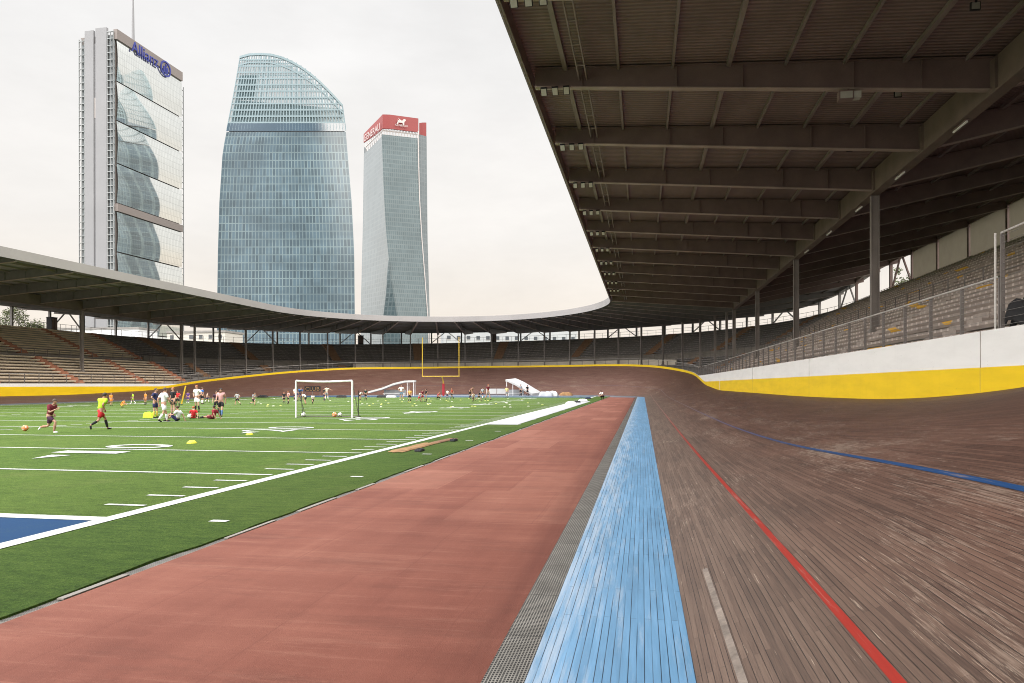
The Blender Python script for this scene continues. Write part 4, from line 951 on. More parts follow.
def join_meshes(name, parts):
    v = []; f = []
    for p in parts:
        n = len(v); v += [tuple(q.co) for q in p.vertices]; f += [tuple(n+i for i in g.vertices) for g in p.polygons]
    me = bpy.data.meshes.new(name); me.from_pydata(v, [], f); me.polygons.foreach_set('use_smooth', [True]*len(f)); return me
def figure(J):
    vs = []; es = []; rs = []
    def add(p, r, par=None):
        vs.append(V3(p)); rs.append(r)
        if par is not None: es.append((par, len(vs)-1))
        return len(vs)-1
    pel, ch, nk, hd, tp = (V3(J[k]) for k in ('pel','ch','nk','hd','tp'))
    a = add(pel, (.135,.105)); b = add(pel.lerp(ch,.5), (.118,.095), a); c = add(ch, (.145,.105), b); d = add(ch.lerp(nk,.72), (.10,.08), c); e = add(nk.lerp(hd,.15), .052, d)
    f = add(hd-(tp-hd)*.35, (.058,.07), e); g = add(hd+(tp-hd)*.3, (.082,.098), f); add(tp+(tp-hd)*.02, (.06,.07), g)
    hands = []
    for i in (0, 1):
        sh, el, wr = V3(J['sh'][i]), V3(J['el'][i]), V3(J['wr'][i]); dr = (wr-el).normalized()
        s_ = add(sh, .066, d); m_ = add(sh.lerp(el,.5), .05, s_); e_ = add(el, .042, m_); f_ = add(el.lerp(wr,.4), .04, e_); w_ = add(wr, .028, f_)
        side = Vector((1 if i else -1, 0, 0)); fw = dr.cross(side); fw = fw.normalized() if fw.length > .1 else Vector((0,1,0))
        pm = add(wr+dr*.075, (.022,.038), w_)
        hands.append((wr, dr, fw, side))
        hp, kn, an, toe = V3(J['hp'][i]), V3(J['kn'][i]), V3(J['an'][i]), V3(J['toe'][i])
        h_ = add(hp, .092, a); t_ = add(hp.lerp(kn,.45), .078, h_); k_ = add(kn, .053, t_); c_ = add(kn.lerp(an,.35), .055, k_); n_ = add(an, .036, c_)
        fd = (toe-an); hl = add(an+Vector((0,0,-.03)), .034, n_); add(toe, .026, hl)
    body = skin('person', vs, es, rs)
    extra = []
    for wr, dr, fw, side in hands:              # four unequal bent fingers and a thumb on each hand
        base = wr+dr*.085
        for k, ln in enumerate((.072,.085,.078,.06)):
            o = base+fw*(.030-.02*k); p1 = o+dr*ln*.55; p2 = p1+(dr*.7-side*.5)*ln*.5
            extra.append(skin('finger', [o-dr*.02, p1, p2], [(0,1),(1,2)], [.009,.0085,.007], 0))
        o = wr+dr*.03+fw*.025; extra.append(skin('finger', [o, o+fw*.03+dr*.03, o+fw*.035+dr*.065], [(0,1),(1,2)], [.011,.010,.008], 0))
    up = (tp-hd).normalized(); fwd = Vector((0,1,0))-up*up.y; fwd.normalize(); right = fwd.cross(up)
    hc = hd+(tp-hd)*.25
    def bit(c, r, sc=(1,1,1)):
        q = MB(); q.sphere(c, r, 8, 6, sc); me = bpy.data.meshes.new('bit'); me.from_pydata(q.v, [], q.f); return me
    extra.append(bit(hc+fwd*.100-up*.028, .017, (.8,1.1,1.3)))
    for i in (-1,1): extra.append(bit(hc+right*.083*i-up*.02, .022, (.4,.8,1.2)))
    body = join_meshes('person', [body]+extra)
    out = {'body': body}
    # eyes and mouth
    ex = [bit(hc+fwd*.092+right*.032*i+up*.005, .012, (1.2,.6,.8)) for i in (-1,1)]
    out['eyes'] = join_meshes('eyes', ex)
    out['mouth'] = join_meshes('mouth', [bit(hc+fwd*.088-up*.066, .016, (1.5,.5,.4))])
    q = MB(); rows = []
    for i in range(9):                              # hair cap, open at the face
        t = pi*.5-i*pi*.60/8; r = []
        for j in range(18):
            an_ = 2*pi*j/18; k = 1.0
            dirv = right*cos(an_)*cos(t)+fwd*sin(an_)*cos(t)
            low = sin(t)
            if sin(an_) > .25: low = max(low, .34)
            r.append(hc+up*.018+(dirv*Vector((1,1,1)).x)*.098+fwd*(-.008)+up*low*.105)
        rows.append(r)
    q.grid(rows, close=True); me = bpy.data.meshes.new('hair'); me.from_pydata([tuple(p) for p in q.v], [], q.f); me.polygons.foreach_set('use_smooth', [True]*len(q.f)); out['hair'] = me
    # shirt
    vs2 = []; es2 = []; rs2 = []
    def add2(p, r, par=None):
        vs2.append(V3(p)); rs2.append(r)
        if par is not None: es2.append((par, len(vs2)-1))
        return len(vs2)-1
    a = add2(pel.lerp(ch,.02), (.158,.128)); b = add2(pel.lerp(ch,.5), (.148,.122), a); c = add2(ch, (.168,.128), b); d = add2(ch.lerp(nk,.72), (.125,.102), c); add2(ch.lerp(nk,.95), .068, d)
    for i in (0,1):
        sh, el = V3(J['sh'][i]), V3(J['el'][i]); s_ = add2(sh, .083, d); m_ = add2(sh.lerp(el,.45), .076, s_); add2(sh.lerp(el,.75), .074, m_)
    out['shirt'] = skin('shirt', vs2, es2, rs2)
    vs2.clear(); es2.clear(); rs2.clear()
    a = add2(pel.lerp(ch,.16), (.15,.125)); b = add2(pel, (.155,.13), a)
    for i in (0,1):
        hp, kn = V3(J['hp'][i]), V3(J['kn'][i]); h_ = add2(hp, .113, b); m_ = add2(hp.lerp(kn,.45), .108, h_); add2(hp.lerp(kn,.78), .106, m_)
    out['shorts'] = skin('shorts', vs2, es2, rs2)
    for i in (0,1):
        kn, an, toe = V3(J['kn'][i]), V3(J['an'][i]), V3(J['toe'][i])
        out['sock%d' % i] = skin('sock', [kn.lerp(an,.12), kn.lerp(an,.4), kn.lerp(an,.97)], [(0,1),(1,2)], [.060,.064,.046])
        z = Vector((0,0,-.025)); dn = (toe-an)
        out['shoe%d' % i] = skin('shoe', [an+z-dn*.18, an+z+dn*.3, an.lerp(toe,.8)+Vector((0,0,.0)), toe+dn*.06], [(0,1),(1,2),(2,3)], [(.045,.048),(.048,.045),(.048,.034),(.036,.026)])
    return out
FIG = {k: figure(v) for k, v in POSE.items()}
FM = {}
def fm(c, rough=.85):
    if c not in FM: FM[c] = mat('cloth', c, rough, .12, 6)
    return FM[c]
SKIN = [mat('skin_tone', c, .55, .06, 8) for c in ((.47,.27,.19), (.38,.20,.13), (.22,.11,.07))]
HAIR = dict(dark=mat('dark_hair', (.018,.013,.011), .6, .2, 9), brown=mat('brown_hair', (.07,.04,.022), .6, .2, 9), orange=mat('ginger_hair', (.34,.10,.03), .6, .2, 9))
WH, BK_, NV, RD, MR, OR, LM, YL, PK, BL_, PU, GY = (.76,.77,.79), (.015,.015,.018), (.022,.024,.085), (.50,.02,.025), (.16,.018,.03), (.75,.26,.05), (.42,.72,.03), (.68,.52,.10), (.66,.36,.36), (.04,.13,.42), (.11,.05,.22), (.25,.26,.28)
def person(lab, px, foot, head, pose, face, shirt, shorts, socks, shoes, hair='dark', skin_i=0, group=None):
    """face: the way the body turns, in degrees clockwise from looking straight up the pitch"""
    p = Vector(gp(px, foot, G)); zc = -p.x*sy+p.y*cy
    H0 = max(v.co.z for v in FIG[pose]['hair'].vertices)
    hgt = (foot-head)/F*zc; k = hgt/H0
    if pose in ('stand','walk','hips','reach','run','stride'): k = max(.62, min(1.08, k))
    f = FIG[pose]
    def part(key, name, m, par=None):
        me = f[key]
        if not me.materials: me.materials.append(m)
        o = bpy.data.objects.new(name, me); C.objects.link(o); o.material_slots[0].link = 'OBJECT'; o.material_slots[0].material = m
        if par: o.parent = par
        return o
    b = part('body', 'person', SKIN[skin_i]); b.location = p; b.rotation_euler.z = radians(-face); b.scale = (k,k,k)
    zmin = min(v.co.z for v in f['shoe0'].vertices); zmin = min(zmin, min(v.co.z for v in f['shoe1'].vertices), min(v.co.z for v in f['shorts'].vertices))
    b.location.z = G-zmin*k+.002
    tag(b, lab, 'person', group)
    part('hair', 'hair', HAIR[hair], b); part('eyes', 'eyes', HAIR['dark'], b); part('mouth', 'mouth', fm((.25,.07,.06)), b)
    part('shirt', 'shirt', fm(shirt), b); part('shorts', 'shorts', fm(shorts), b)
    for i in (0,1): part('sock%d' % i, 'sock', fm(socks), b); part('shoe%d' % i, 'shoe', fm(shoes), b)
person('running person in maroon shirt and white shoes at the far left', 49, 433, 395, 'run', 85, MR, (.06,.02,.05), (.40,.22,.15), WH, 'brown')
person('running person in lime shirt and red shorts', 100, 430, 391.5, 'stride', 15, LM, RD, BK_, BK_, 'dark', 1)
person('standing person in navy shirt and yellow socks', 155, 418, 388, 'hips', 75, NV, NV, YL, BK_, 'brown')
person('tall standing person all in white seen from behind', 163.5, 422, 387.2, 'walk', 20, WH, WH, WH, BK_, 'brown')
person('person in black kit standing behind the white kit player', 173, 414, 387, 'stand', 200, BK_, BK_, (.5,.3,.25), BK_, 'orange')
person('person in white shirt and navy shorts sitting on the grass', 177.5, 421, 405.5, 'sit', -95, WH, NV, (.5,.3,.22), BK_, 'brown')
person('person in red shirt beside the leaning yellow pole', 177.5, 407, 390.5, 'reach', 150, RD, BK_, BK_, BK_, 'dark', 1)
person('small person in purple shirt right of the leaning yellow pole', 188, 402.8, 391.5, 'stand', 170, PU, PU, PU, WH)
person('standing person in white kit with ginger hair', 197, 411.5, 385, 'hips', 190, WH, WH, BK_, BK_, 'orange')
person('person in blue and white shirt behind the ginger haired player', 202, 404, 387, 'stand', 30, BL_, BK_, WH, BK_, 'brown')
person('small child in pale shirt far behind the ginger haired player', 207, 402.5, 393, 'walk', 60, (.55,.42,.36), NV, WH, BK_)
person('person in bright red shirt sitting with a white ball', 193.5, 418.5, 406, 'sit', -40, RD, RD, BK_, BK_, 'orange')
person('person in dark red shirt and black hair sitting with legs out', 213, 419, 405, 'sitlong', -90, (.25,.015,.03), MR, BK_, BK_, 'dark', 1)
person('person in dark kit close behind the pink shirted player', 216.5, 413, 390.5, 'stand', 150, (.05,.02,.04), BK_, BK_, BK_)
person('person in pink and white shirt with blue socks', 221, 416.5, 388, 'walk', 160, PK, BK_, (.10,.19,.40), BK_)
person('small child in orange vest left of the others by the far sideline', 111, 405.6, 393, 'stand', 100, OR, OR, (.5,.3,.2), BK_, 'brown')
person('crouching child in orange vest by the far sideline', 122, 407.4, 399.2, 'crouch', 70, OR, OR, YL, BK_)
person('small child in lime vest between the orange vests', 133, 403.8, 393, 'walk', 250, LM, (.25,.4,.03), WH, WH, 'brown')
person('small child in orange vest right of the lime vest', 145.5, 405, 392.3, 'stand', 200, OR, (.4,.15,.05), BK_, BK_, 'brown')
person('far person in white shirt and black shorts left of the goal', 237.5, 405.2, 392, 'stride', -60, (.35,.36,.37), BK_, (.5,.3,.2), BK_)
person('far person in grey shirt running left of the goal', 253, 405.2, 391, 'run', 100, GY, BK_, (.5,.3,.2), BK_)
person('far person in black with pale hair just left of the goal', 284, 403.6, 392, 'stand', 140, BK_, BK_, BK_, BK_, 'orange')
person('far person in pink top just left of the goal', 288.3, 404, 391, 'hips', 220, PK, BK_, BK_, BK_, 'orange')
person('far person in white top behind the left goal post', 294.5, 400.3, 387.5, 'stand', 90, WH, NV, NV, BK_)
person('far person in blue top inside the left goal post', 299, 401, 387, 'bend', 120, BL_, NV, (.4,.25,.18), BK_, 'brown')
person('far person in white shirt seen through the goal, leaning left', 305.3, 404.2, 392.5, 'bend', -100, WH, BK_, (.5,.3,.2), BK_)
person('far small person in white shirt seen through the goal', 312.6, 404.2, 394.5, 'run', 140, WH, BK_, BK_, BK_)
person('far person in black seen through the goal before the red boards', 324, 401.2, 387.5, 'stand', 60, BK_, NV, NV, BK_)
person('far person in cream shirt beside the one in black', 326.6, 399.6, 386, 'reach', -30, (.6,.55,.48), GY, WH, BK_)
person('far person in white bending right of the goal', 360, 399.8, 391, 'bend', 110, WH, BK_, (.5,.3,.2), BK_)
person('far person in dark green standing right of the goal', 365.6, 400.3, 388.5, 'hips', 200, (.012,.035,.035), BK_, BK_, BK_)
person('far person in white shirt and blue shorts by the left hand shelter', 401.3, 399.8, 384.7, 'hips', 150, WH, (.12,.22,.32), (.5,.3,.2), WH)
person('far person in yellow shirt and black shorts by the left hand shelter', 409.7, 402.3, 388.6, 'stand', 175, (.72,.38,.12), BK_, BK_, YL, 'brown')
person('far person in pale shirt and red shorts left of the goalpost', 419, 402, 391.5, 'stride', 60, (.55,.45,.45), RD, (.5,.3,.2), BK_)
person('far person in maroon shirt left of the goalpost', 422.3, 401.6, 389.5, 'walk', 120, MR, (.3,.03,.05), (.5,.3,.2), BK_)
person('far person in black with crossed pose left of the goalpost', 426.3, 401.6, 388.8, 'hips', 240, BK_, GY, BK_, BK_)
person('far crouching person in red left of the red padded stem', 438, 399.6, 392, 'crouch', 120, (.45,.06,.07), BK_, BK_, BK_, 'orange')
person('far person in white shirt right of the red padded stem', 447.4, 399.2, 389.5, 'stand', 200, WH, NV, NV, BK_)
person('far person in red shirt right of the red padded stem', 452, 399, 388, 'walk', 230, (.45,.09,.06), BK_, BK_, BK_, 'orange')
person('far person in tan shirt at the left of the busy group', 470, 398.6, 386.5, 'bend', 90, (.25,.13,.09), BK_, BK_, BK_, 'brown')
person('far person in cream shirt stooping in the busy group', 473, 402.4, 391.5, 'run', 150, (.55,.5,.4), BK_, BK_, BK_)
person('far person in black running in the busy group', 478.5, 401, 390.5, 'stride', 80, BK_, BK_, (.4,.25,.18), BK_)
person('far person in grey shirt in the busy group', 482.6, 398.6, 387.5, 'walk', 190, (.38,.40,.45), NV, WH, BK_)
person('far tall person in maroon shirt before the white boards', 487.8, 399.8, 383.3, 'walk', 120, MR, (.35,.28,.27), (.5,.3,.2), BK_, 'orange')
person('far person in pale yellow top before the right hand shelter', 506.8, 397.8, 386.5, 'stand', 170, (.68,.60,.28), GY, GY, BK_, 'brown')
person('far person in dark clothes under the right hand shelter', 520.8, 395.8, 384.3, 'stand', 210, GY, BK_, BK_, BK_)
person('far person in black right of the right hand shelter opening', 527.4, 395.8, 385, 'hips', 120, BK_, BK_, BK_, BK_)
person('far person in white shirt crouching at the end of the red strip', 602.5, 399.4, 390.3, 'crouch', -140, WH, BK_, BK_, BK_)

# ------------------------------------------------------------------ towers
ZG = -.4
def ground_at(xc, zc): return Vector((*cw(xc, zc), ZG))
m_towA = m_glass('bright_reflecting_glass', (.84,.86,.83), .04, (.62,.64,.62), 1.5, 3.9, .14, .9, .05, .8, .06)
m_grey = mat('grey_tower_cladding', (.215,.218,.23), .5, .07, .05); m_greyd = mat('dark_tower_recess', (.20,.175,.165), .6, .1, .05)
m_lat = mat('pale_tower_steel', (.26,.275,.28), .4, .1, .1, metal=.3)
m_signb = mat('blue_sign', (.035,.045,.24), .4, .05, .1)
m_towB = m_glass('teal_blue_glass', (.062,.102,.132), .28, (.155,.212,.232), 2.38, 5.4, .34, 0, .34, .35, .5)
m_towBs = mat('teal_tower_steel', (.20,.27,.30), .5, .1, .05); m_towBd = mat('dark_band_glass', (.045,.078,.112), .2, .2, .05)
m_towBc = m_glass('pale_teal_core_glass', (.12,.185,.215), .22, (.25,.32,.335), 2.38, 5.4, .34, .1, .3, .5, .3)
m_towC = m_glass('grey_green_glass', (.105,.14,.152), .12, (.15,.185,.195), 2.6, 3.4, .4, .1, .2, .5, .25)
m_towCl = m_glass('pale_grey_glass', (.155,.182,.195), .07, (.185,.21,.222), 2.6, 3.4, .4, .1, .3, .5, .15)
m_redb = mat('red_sign_band', (.22,.032,.032), .5, .1, .05); m_signw = mat('white_sign', (.44,.41,.40), .5, .05, .1)
def tower_a():
    n0 = ground_at((116.5-512)/F*424, 424); f0 = ground_at((182-512)/F*483, 483)
    e = f0-n0; Ln = e.length; t = thing('office_tower', 'tall slab tower of bulging mirror glass with grey end wall and blue lettering', 'tower', n0, atan2(e.y, e.x))
    # local: x along the wide face, +y away to the left (the narrow side), z up
    Hh = 209.5; Dp = 24.5
    mb = MB(); mb.box(.6, Ln-.3, 1.6, Dp-.3, 0, Hh-1.5); mb.build('core', m_greyd, t)
    tops = [Hh-4.2, 180.5, 157.5, 132.5, 104.0, 80.5, 57, 33.5, 10]
    for a, b in zip(tops[:-1], tops[1:]):
        mb = MB(); rows = []; uv = []
        hi = a-.35 if a != 104.0 else a; lo = b+.35 if b != 104.0 else b+5.5
        for i in range(15):
            v = i/14; z = lerp(lo, hi, v); o = -1.2-.85*sin(pi*v)
            rows.append([(lerp(.4, Ln-.2, j/16), o+1.2, z) for j in range(17)]); uv.append([(lerp(.4, Ln, j/16), z) for j in range(17)])
        mb.grid(rows, uv); mb.build('glass_bay', m_towA, t, smooth=True)
    mb = MB(); mb.box(-.2, Ln, -.9, 1.5, Hh-4.6, Hh+1.2); mb.build('parapet', m_greyd, t)
    mb = MB(); mb.box(.2, Ln, -.9, 1.5, 104.4, 108.8); mb.build('service_band', m_greyd, t)
    mb = MB(); mb.box(-.9, .58, 5.6, 13.0, 0, Hh+2.5); mb.box(-.9, .58, 14.4, Dp-4.2, 0, Hh+1.5); mb.box(-.2, .58, 13.0, 14.4, 0, Hh-6); mb.build('end_wall', m_grey, t)
    mb = MB(); mb.box(-.35, -.22, 13.1, 14.3, Hh-50, Hh-38); mb.build('end_window', m_signw, t)
    for y0, y1, top in ((Dp-3.9, Dp-.1, Hh-3), (1.2, 5.2, Hh)):
        mb = MB()
        for y in (y0, (y0+y1)/2, y1): mb.box(-.9, -.3, y-.16, y+.16, 0, top)
        z = 0
        while z < top: mb.box(-1.0, -.2, y0, y1, z, z+.4); z += 4.1
        mb.build('side_lattice', m_lat, t)
    mb = MB(); mb.box(.3,.57,1.2,5.2,0,Hh-2); mb.box(.3,.57,Dp-3.9,Dp-1.6,0,Hh-6); mb.build('stair_glass', m_towCl, t)
    mb = MB()
    z = 2
    while z < Hh-8: mb.box(Ln+.1, Ln+1.4, -.6, -.1, z, z+.4); z += 4.1
    mb.box(Ln+1.2, Ln+1.5, -.6, -.2, 0, Hh-8); mb.build('edge_lattice', m_lat, t)
    mb = MB(); mb.tube((16.5,1.8,Hh),(16.5,1.8,Hh+22),.9,8,.6); mb.tube((16.5,1.8,Hh+22),(16.5,1.8,Hh+46),.5,8,.25); mb.build('antenna', m_grey, t)
    sg = place_text('Allianz', (11.5,-1.1,Hh-6.4), (1,0,0), (0,0,1), 24, 6.6, m_signb, 'lettering', t, depth=.5)
    mb = MB(); c = Vector((42.5,-1.05,Hh-4.0)); r = 5.0
    ringo = [c+Vector((cos(2*pi*i/28)*r,0,sin(2*pi*i/28)*r)) for i in range(28)]; ringi = [c+(p-c)*.80 for p in ringo]
    mb.grid([ringo, ringi], close=True); q = [p+Vector((0,-.4,0)) for p in ringo]; q2 = [p+Vector((0,-.4,0)) for p in ringi]; mb.grid([q, q2], close=True); mb.grid([ringo, q], close=True); mb.grid([ringi, q2], close=True)
    for x, z0, z1 in ((-1.7,-2.6,1.2),(0,-3.2,2.6),(1.7,-2.6,1.2)): mb.box(c.x+x-.5,c.x+x+.5,c.y-.4,c.y,c.z+z0,c.z+z1)
    mb.box(c.x-.5,c.x+1.2,c.y-.4,c.y,c.z+2.0,c.z+3.0)
    mb.build('emblem', m_signb, t)
tower_a()
ZB = 497.0
KB = ZB/F
LB = [(-.4,216.5),(50,217),(93,218),(128,219.6),(163,223),(182,228.5),(203,234.5),(227,240.6)]
RB = [(-.4,355.5),(50,355),(93,354.5),(128,352),(163,347.8),(180,345.5),(194,342.6),(227,336)]
def tower_b():
    zb = 468.0; c0 = ground_at((286-512)/F*zb, zb); t = thing('office_tower', 'wide curved teal glass tower with an open lattice crown cut by an arc', 'tower', c0, YAW); t.scale = (zb/ZB,)*3
    C0X = (286-512)*KB
    def pt(tq, z, back=0):          # tq -1..1 across the face; local x right, y away
        l = (interp(LB, z)-286)*KB; r = (interp(RB, z)-286)*KB; x = lerp(l, r, (tq+1)/2); k = 1+(-10+13*(tq*.5+.5)+9*tq*tq)/ZB
        y = -10+13*(tq*.5+.5)+9*tq*tq
        if back: y = 34-6*tq*tq+6*tq; x = x*.93+3
        return Vector(((C0X+x)*(1+y/ZB)-C0X, y, CAMZ+(z-CAMZ)*(1+y/ZB) if z > 0 else z))
    arc = [(240.6,227.2),(250,229.0),(262,229.3),(272,228.8),(282,227),(292,224),(302,220),(312,215),(322,209),(332,202),(342.6,194)]
    def ztop(tq):
        z = 200.0
        for _ in range(6):
            p = pt(tq, z); x = 286+((C0X+p.x)/(1+p.y/ZB)-C0X)/KB; z = interp(arc, x)
        return z
    zs0 = 177.0
    N = 40
    mb = MB(); rows = []; uv = []
    zs = [ZG]+[8*i for i in range(1, 22)]+[zs0-1]
    for z in zs:
        rows.append([pt(-1+2*j/N, z) for j in range(N+1)]); uv.append([(j*2.38, z) for j in range(N+1)])
    mb.grid(rows, uv); mb.build('facade', m_towB, t, smooth=True)
    mb = MB(); rows = []; uv = []
    for z in zs:
        r = [pt(-1, z)]+[pt(-1+2*j/12, z, 1) for j in range(13)]+[pt(1, z)]; rows.append(r); uv.append([(j*6, z) for j in range(len(r))])
    mb.grid(rows, uv); mb.build('rear_facade', m_towB, t)
    mb = MB(); mb.grid([[pt(-1+2*j/N, z)+Vector((0,-.3,0)) for j in range(N+1)] for z in (zs0-.5, zs0+5.0)]); mb.build('dark_band', m_towBd, t)
    for back in (0, 1):
        mb = MB()
        for j in range(N+1):
            if back and j % 2: continue
            tq = -1+2*j/N; zt = ztop(tq)
            if zt > zs0+2: 
                zz = [zs0]+[zs0+ (zt-zs0)*i/4 for i in range(1,5)]
                for a, b in zip(zz[:-1], zz[1:]): mb.bar(pt(tq,a,back), pt(tq,b,back), .55, .55)
        z = zs0+5.5
        while z < 229:
            for j in range(N):
                ta, tb = -1+2*j/N, -1+2*(j+1)/N
                if ztop(ta) > z and ztop(tb) > z: mb.bar(pt(ta,z,back), pt(tb,z,back), .6, .95 if not back else .8)
            z += 4.3 if not back else 8.1
        mb.build('crown_lattice', m_towBs, t)
    mb = MB()
    for back in (0,):
        for j in range(N): mb.bar(pt(-1+2*j/N, ztop(-1+2*j/N), back), pt(-1+2*(j+1)/N, ztop(-1+2*(j+1)/N), back), 1.2, 1.5)
        for j in range(N): mb.bar(pt(-1+2*j/N, max(zs0+5,ztop(-1+2*j/N)-5.5), back), pt(-1+2*(j+1)/N, max(zs0+5,ztop(-1+2*(j+1)/N)-5.5), back), .8, .8)
    mb.build('crown_rim', m_towBs, t)
    mb = MB(); rows = []; uv = []
    def ins(tq, z): p = pt(tq*.985, z); return Vector((p.x, p.y+2.5, p.z))
    def core_top(tq): return min(lerp(199, 193, (tq+1)/2), ztop(tq)-4)
    rows = [[ins(-1+2*j/N, lerp(zs0, core_top(-1+2*j/N), k/4)) for j in range(N+1)] for k in range(5)]
    uv = [[(j*2.38, rows[k][j].z) for j in range(N+1)] for k in range(5)]
    mb.grid(rows, uv)
    lw_ = [j for j in range(N+1) if -1+2*j/N < -.62]
    mb.grid([[ins(-1+2*j/N, z) for j in lw_] for z in (199, 216)], [[(j*2.38, z) for j in lw_] for z in (199, 216)])
    mb.build('crown_core', m_towBc, t)
    gm_ = NT('crown_glass'); trn = gm_.node('ShaderNodeBsdfTransparent'); gm_.out((.17,.25,.275), .25, 0, .4)
    mm = gm_.node('ShaderNodeMixShader'); mm.inputs[0].default_value = .42; gm_.link(trn.outputs[0], mm.inputs[1]); gm_.link(gm_.b.outputs[0], mm.inputs[2]); gm_.link(mm.outputs[0], gm_.n['Material Output'].inputs[0])
    mb = MB(); mb.grid([[pt(-1+2*j/N, lerp(zs0+5, max(zs0+6, ztop(-1+2*j/N)-3), k/6))+Vector((0,.6,0)) for j in range(N+1)] for k in range(7)]); mb.build('crown_glazing', gm_.m, t, smooth=True)
    mb = MB(); rows = [[pt(-1+2*j/N, zs0), Vector(pt(-1+2*j/N, zs0, 1))] for j in range(N+1)]; mb.grid(rows); mb.build('crown_floor', m_towBd, t)
tower_b()
def tower_c():
    zc0 = 560.0; zt_ = 700.0; c0 = ground_at((392-512)/F*zt_, zt_); t = thing('office_tower', 'slender twisting grey glass tower with a red sign band on top', 'tower', c0, YAW); t.scale = (zt_/zc0,)*3
    def lp(px, zc, z): return Vector(((px-512)/F*zc-(392-512)/F*zc0, zc-zc0, z))
    def zz(y, zc): return CAMZ+(HOR-y)/F*zc
    Lx = [(-1,360.2),(52,360.8),(75,361.2),(130,363),(195,364.3)]
    Mx = [(-1,407),(30,402),(52,397.5),(85,390.5),(117,386.3),(145,384.2),(180,382.5),(195,382)]
    Rx = [(-1,430),(52,427.6),(85,424.5),(115,421.5),(145,419.3),(180,418.2),(195,418)]
    zl, zm, zr = 590.0, 548.0, 557.0
    lev = [ZG]+[6*i for i in range(1, 33)]
    def rowL(z): return [lp(lerp(interp(Lx,z), interp(Mx,z), k/6), lerp(zl, zm, k/6), z) for k in range(7)]
    def rowR(z): return [lp(lerp(interp(Mx,z), interp(Rx,z), k/6), lerp(zm, zr, k/6), z) for k in range(7)]
    topL = 188.0
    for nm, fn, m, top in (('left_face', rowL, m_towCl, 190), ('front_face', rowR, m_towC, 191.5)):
        zs = [z for z in lev if z < top]+[top]; rows = [fn(z) for z in zs]; uv = [[(k*7.4, z) for k in range(7)] for z in zs]
        mb = MB(); mb.grid(rows, uv); mb.build(nm, m, t)
    # the darker facet that opens towards the foot of the tower
    mb = MB(); rows = []; uv = []
    for z in [z for z in lev if z <= 96]:
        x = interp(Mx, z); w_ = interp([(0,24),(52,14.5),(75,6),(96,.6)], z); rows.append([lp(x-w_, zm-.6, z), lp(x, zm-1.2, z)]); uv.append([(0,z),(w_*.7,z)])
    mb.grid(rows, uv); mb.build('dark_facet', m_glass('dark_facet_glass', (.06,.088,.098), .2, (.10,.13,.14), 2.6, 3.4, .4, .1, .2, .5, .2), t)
    mb = MB(); rows = []
    for z in lev+[197]: rows.append([lp(interp(Rx,z)+.1, zr-.4, z), lp(interp(Rx,z)+1.0, zr-.4, z)])
    mb.grid(rows); mb.build('white_edge', m_signw, t)
    mb = MB(); rows = []; uv = []
    for z in lev+[196]:
        rows.append([lp(interp(Rx,z)+.9, zr+4, z), lp(max(interp([(-1,430.8),(52,430),(117,427.8),(196,427)],z), interp(Rx,z)+1.6), zr+9, z), lp(424, zr+46, z), lp(380, 630, z), lp(interp(Lx,z)+.2, zl+.5, z)]); uv.append([(0,z),(8,z),(45,z),(90,z),(120,z)])
    mb.grid(rows, uv); mb.build('rear_faces', m_towCl, t)
    mb = MB(); mb.poly([lp(interp(Lx,190)+.3,zl,189.5), lp(interp(Mx,190),zm+1,189.5), lp(interp(Rx,190),zr+1,189.5), lp(424,zr+46,189.5), lp(380,630,189.5)]); mb.build('roof_slab', m_lat, t)
    # open white frame under the band
    mb = MB(); rr = random.Random(5)
    A, B, Cc = lp(383,zm+2,0), lp(418,zr+2,0), lp(366,zl-2,0)
    for a, b, n_ in ((A,B,12),(Cc,A,8)):
        for i in range(n_):
            p = a.lerp(b, i/n_); q = a.lerp(b, (i+1)/n_)
            mb.bar((p.x,p.y,189.5),(q.x,q.y,197.5),.3); mb.bar((q.x,q.y,189.5),(p.x,p.y,197.5),.3)
        mb.bar((a.x,a.y,195),(b.x,b.y,195),.6)
    mb.build('white_frame', m_signw, t)
    def band(pts, y_lo, y_hi, name):
        mb = MB(); outer = [(lp(px, zc, zz(yl, zc)), lp(px, zc, zz(yh, zc))) for (px, zc), yl, yh in zip(pts, y_lo, y_hi)]
        inner = [(a+Vector((0,1.2,0)), b+Vector((0,1.2,0))) for a, b in outer]
        mb.grid([[a, b, d, c] for (a, b), (c, d) in zip(outer, inner)], close=True); return mb.build(name, m_redb, t)
    band([(364.0,592),(372,574),(378,561),(383,548),(390,549.5),(418.6,557)], [142.5,137,133,128.3,128.5,132.0], [134,125.5,119.5,114.2,114.4,118.3], 'sign_band')
    band([(419.6,562),(423,564),(426.6,566)], [140,141,141], [122.9,122.4,122.4], 'sign_band')
    # lettering on the left run, emblem and lettering on the front run
    a, b = lp(365.2,589.5,0), lp(381,551.5,0); u = (b-a); zl0, zl1 = zz(138.5,589.5), zz(126.0,551.5)
    up = Vector((0,0,1)); uu = Vector((u.x, u.y, zl1-zl0))
    nrm = Vector((u.y,-u.x,0)).normalized()*.7
    place_text('GENERALI', Vector((a.x,a.y,zl0-2.6))+nrm, uu, up, uu.length, 5.2, m_signw, 'lettering', t)
    a, b = lp(393,550.3,0), lp(411,555,0); u = b-a
    place_text('GENERALI', Vector((a.x+2.2,a.y-.9,zz(127.2,553))), u, up, 9.6, 1.5, m_signw, 'lettering', t)
    mb = MB(); o = Vector((a.x+2.6,a.y-.9,zz(125.6,553))); ux = u.normalized()
    def pp(x, z): return o+ux*(x*.8+.8)+Vector((0,0,z*.8))
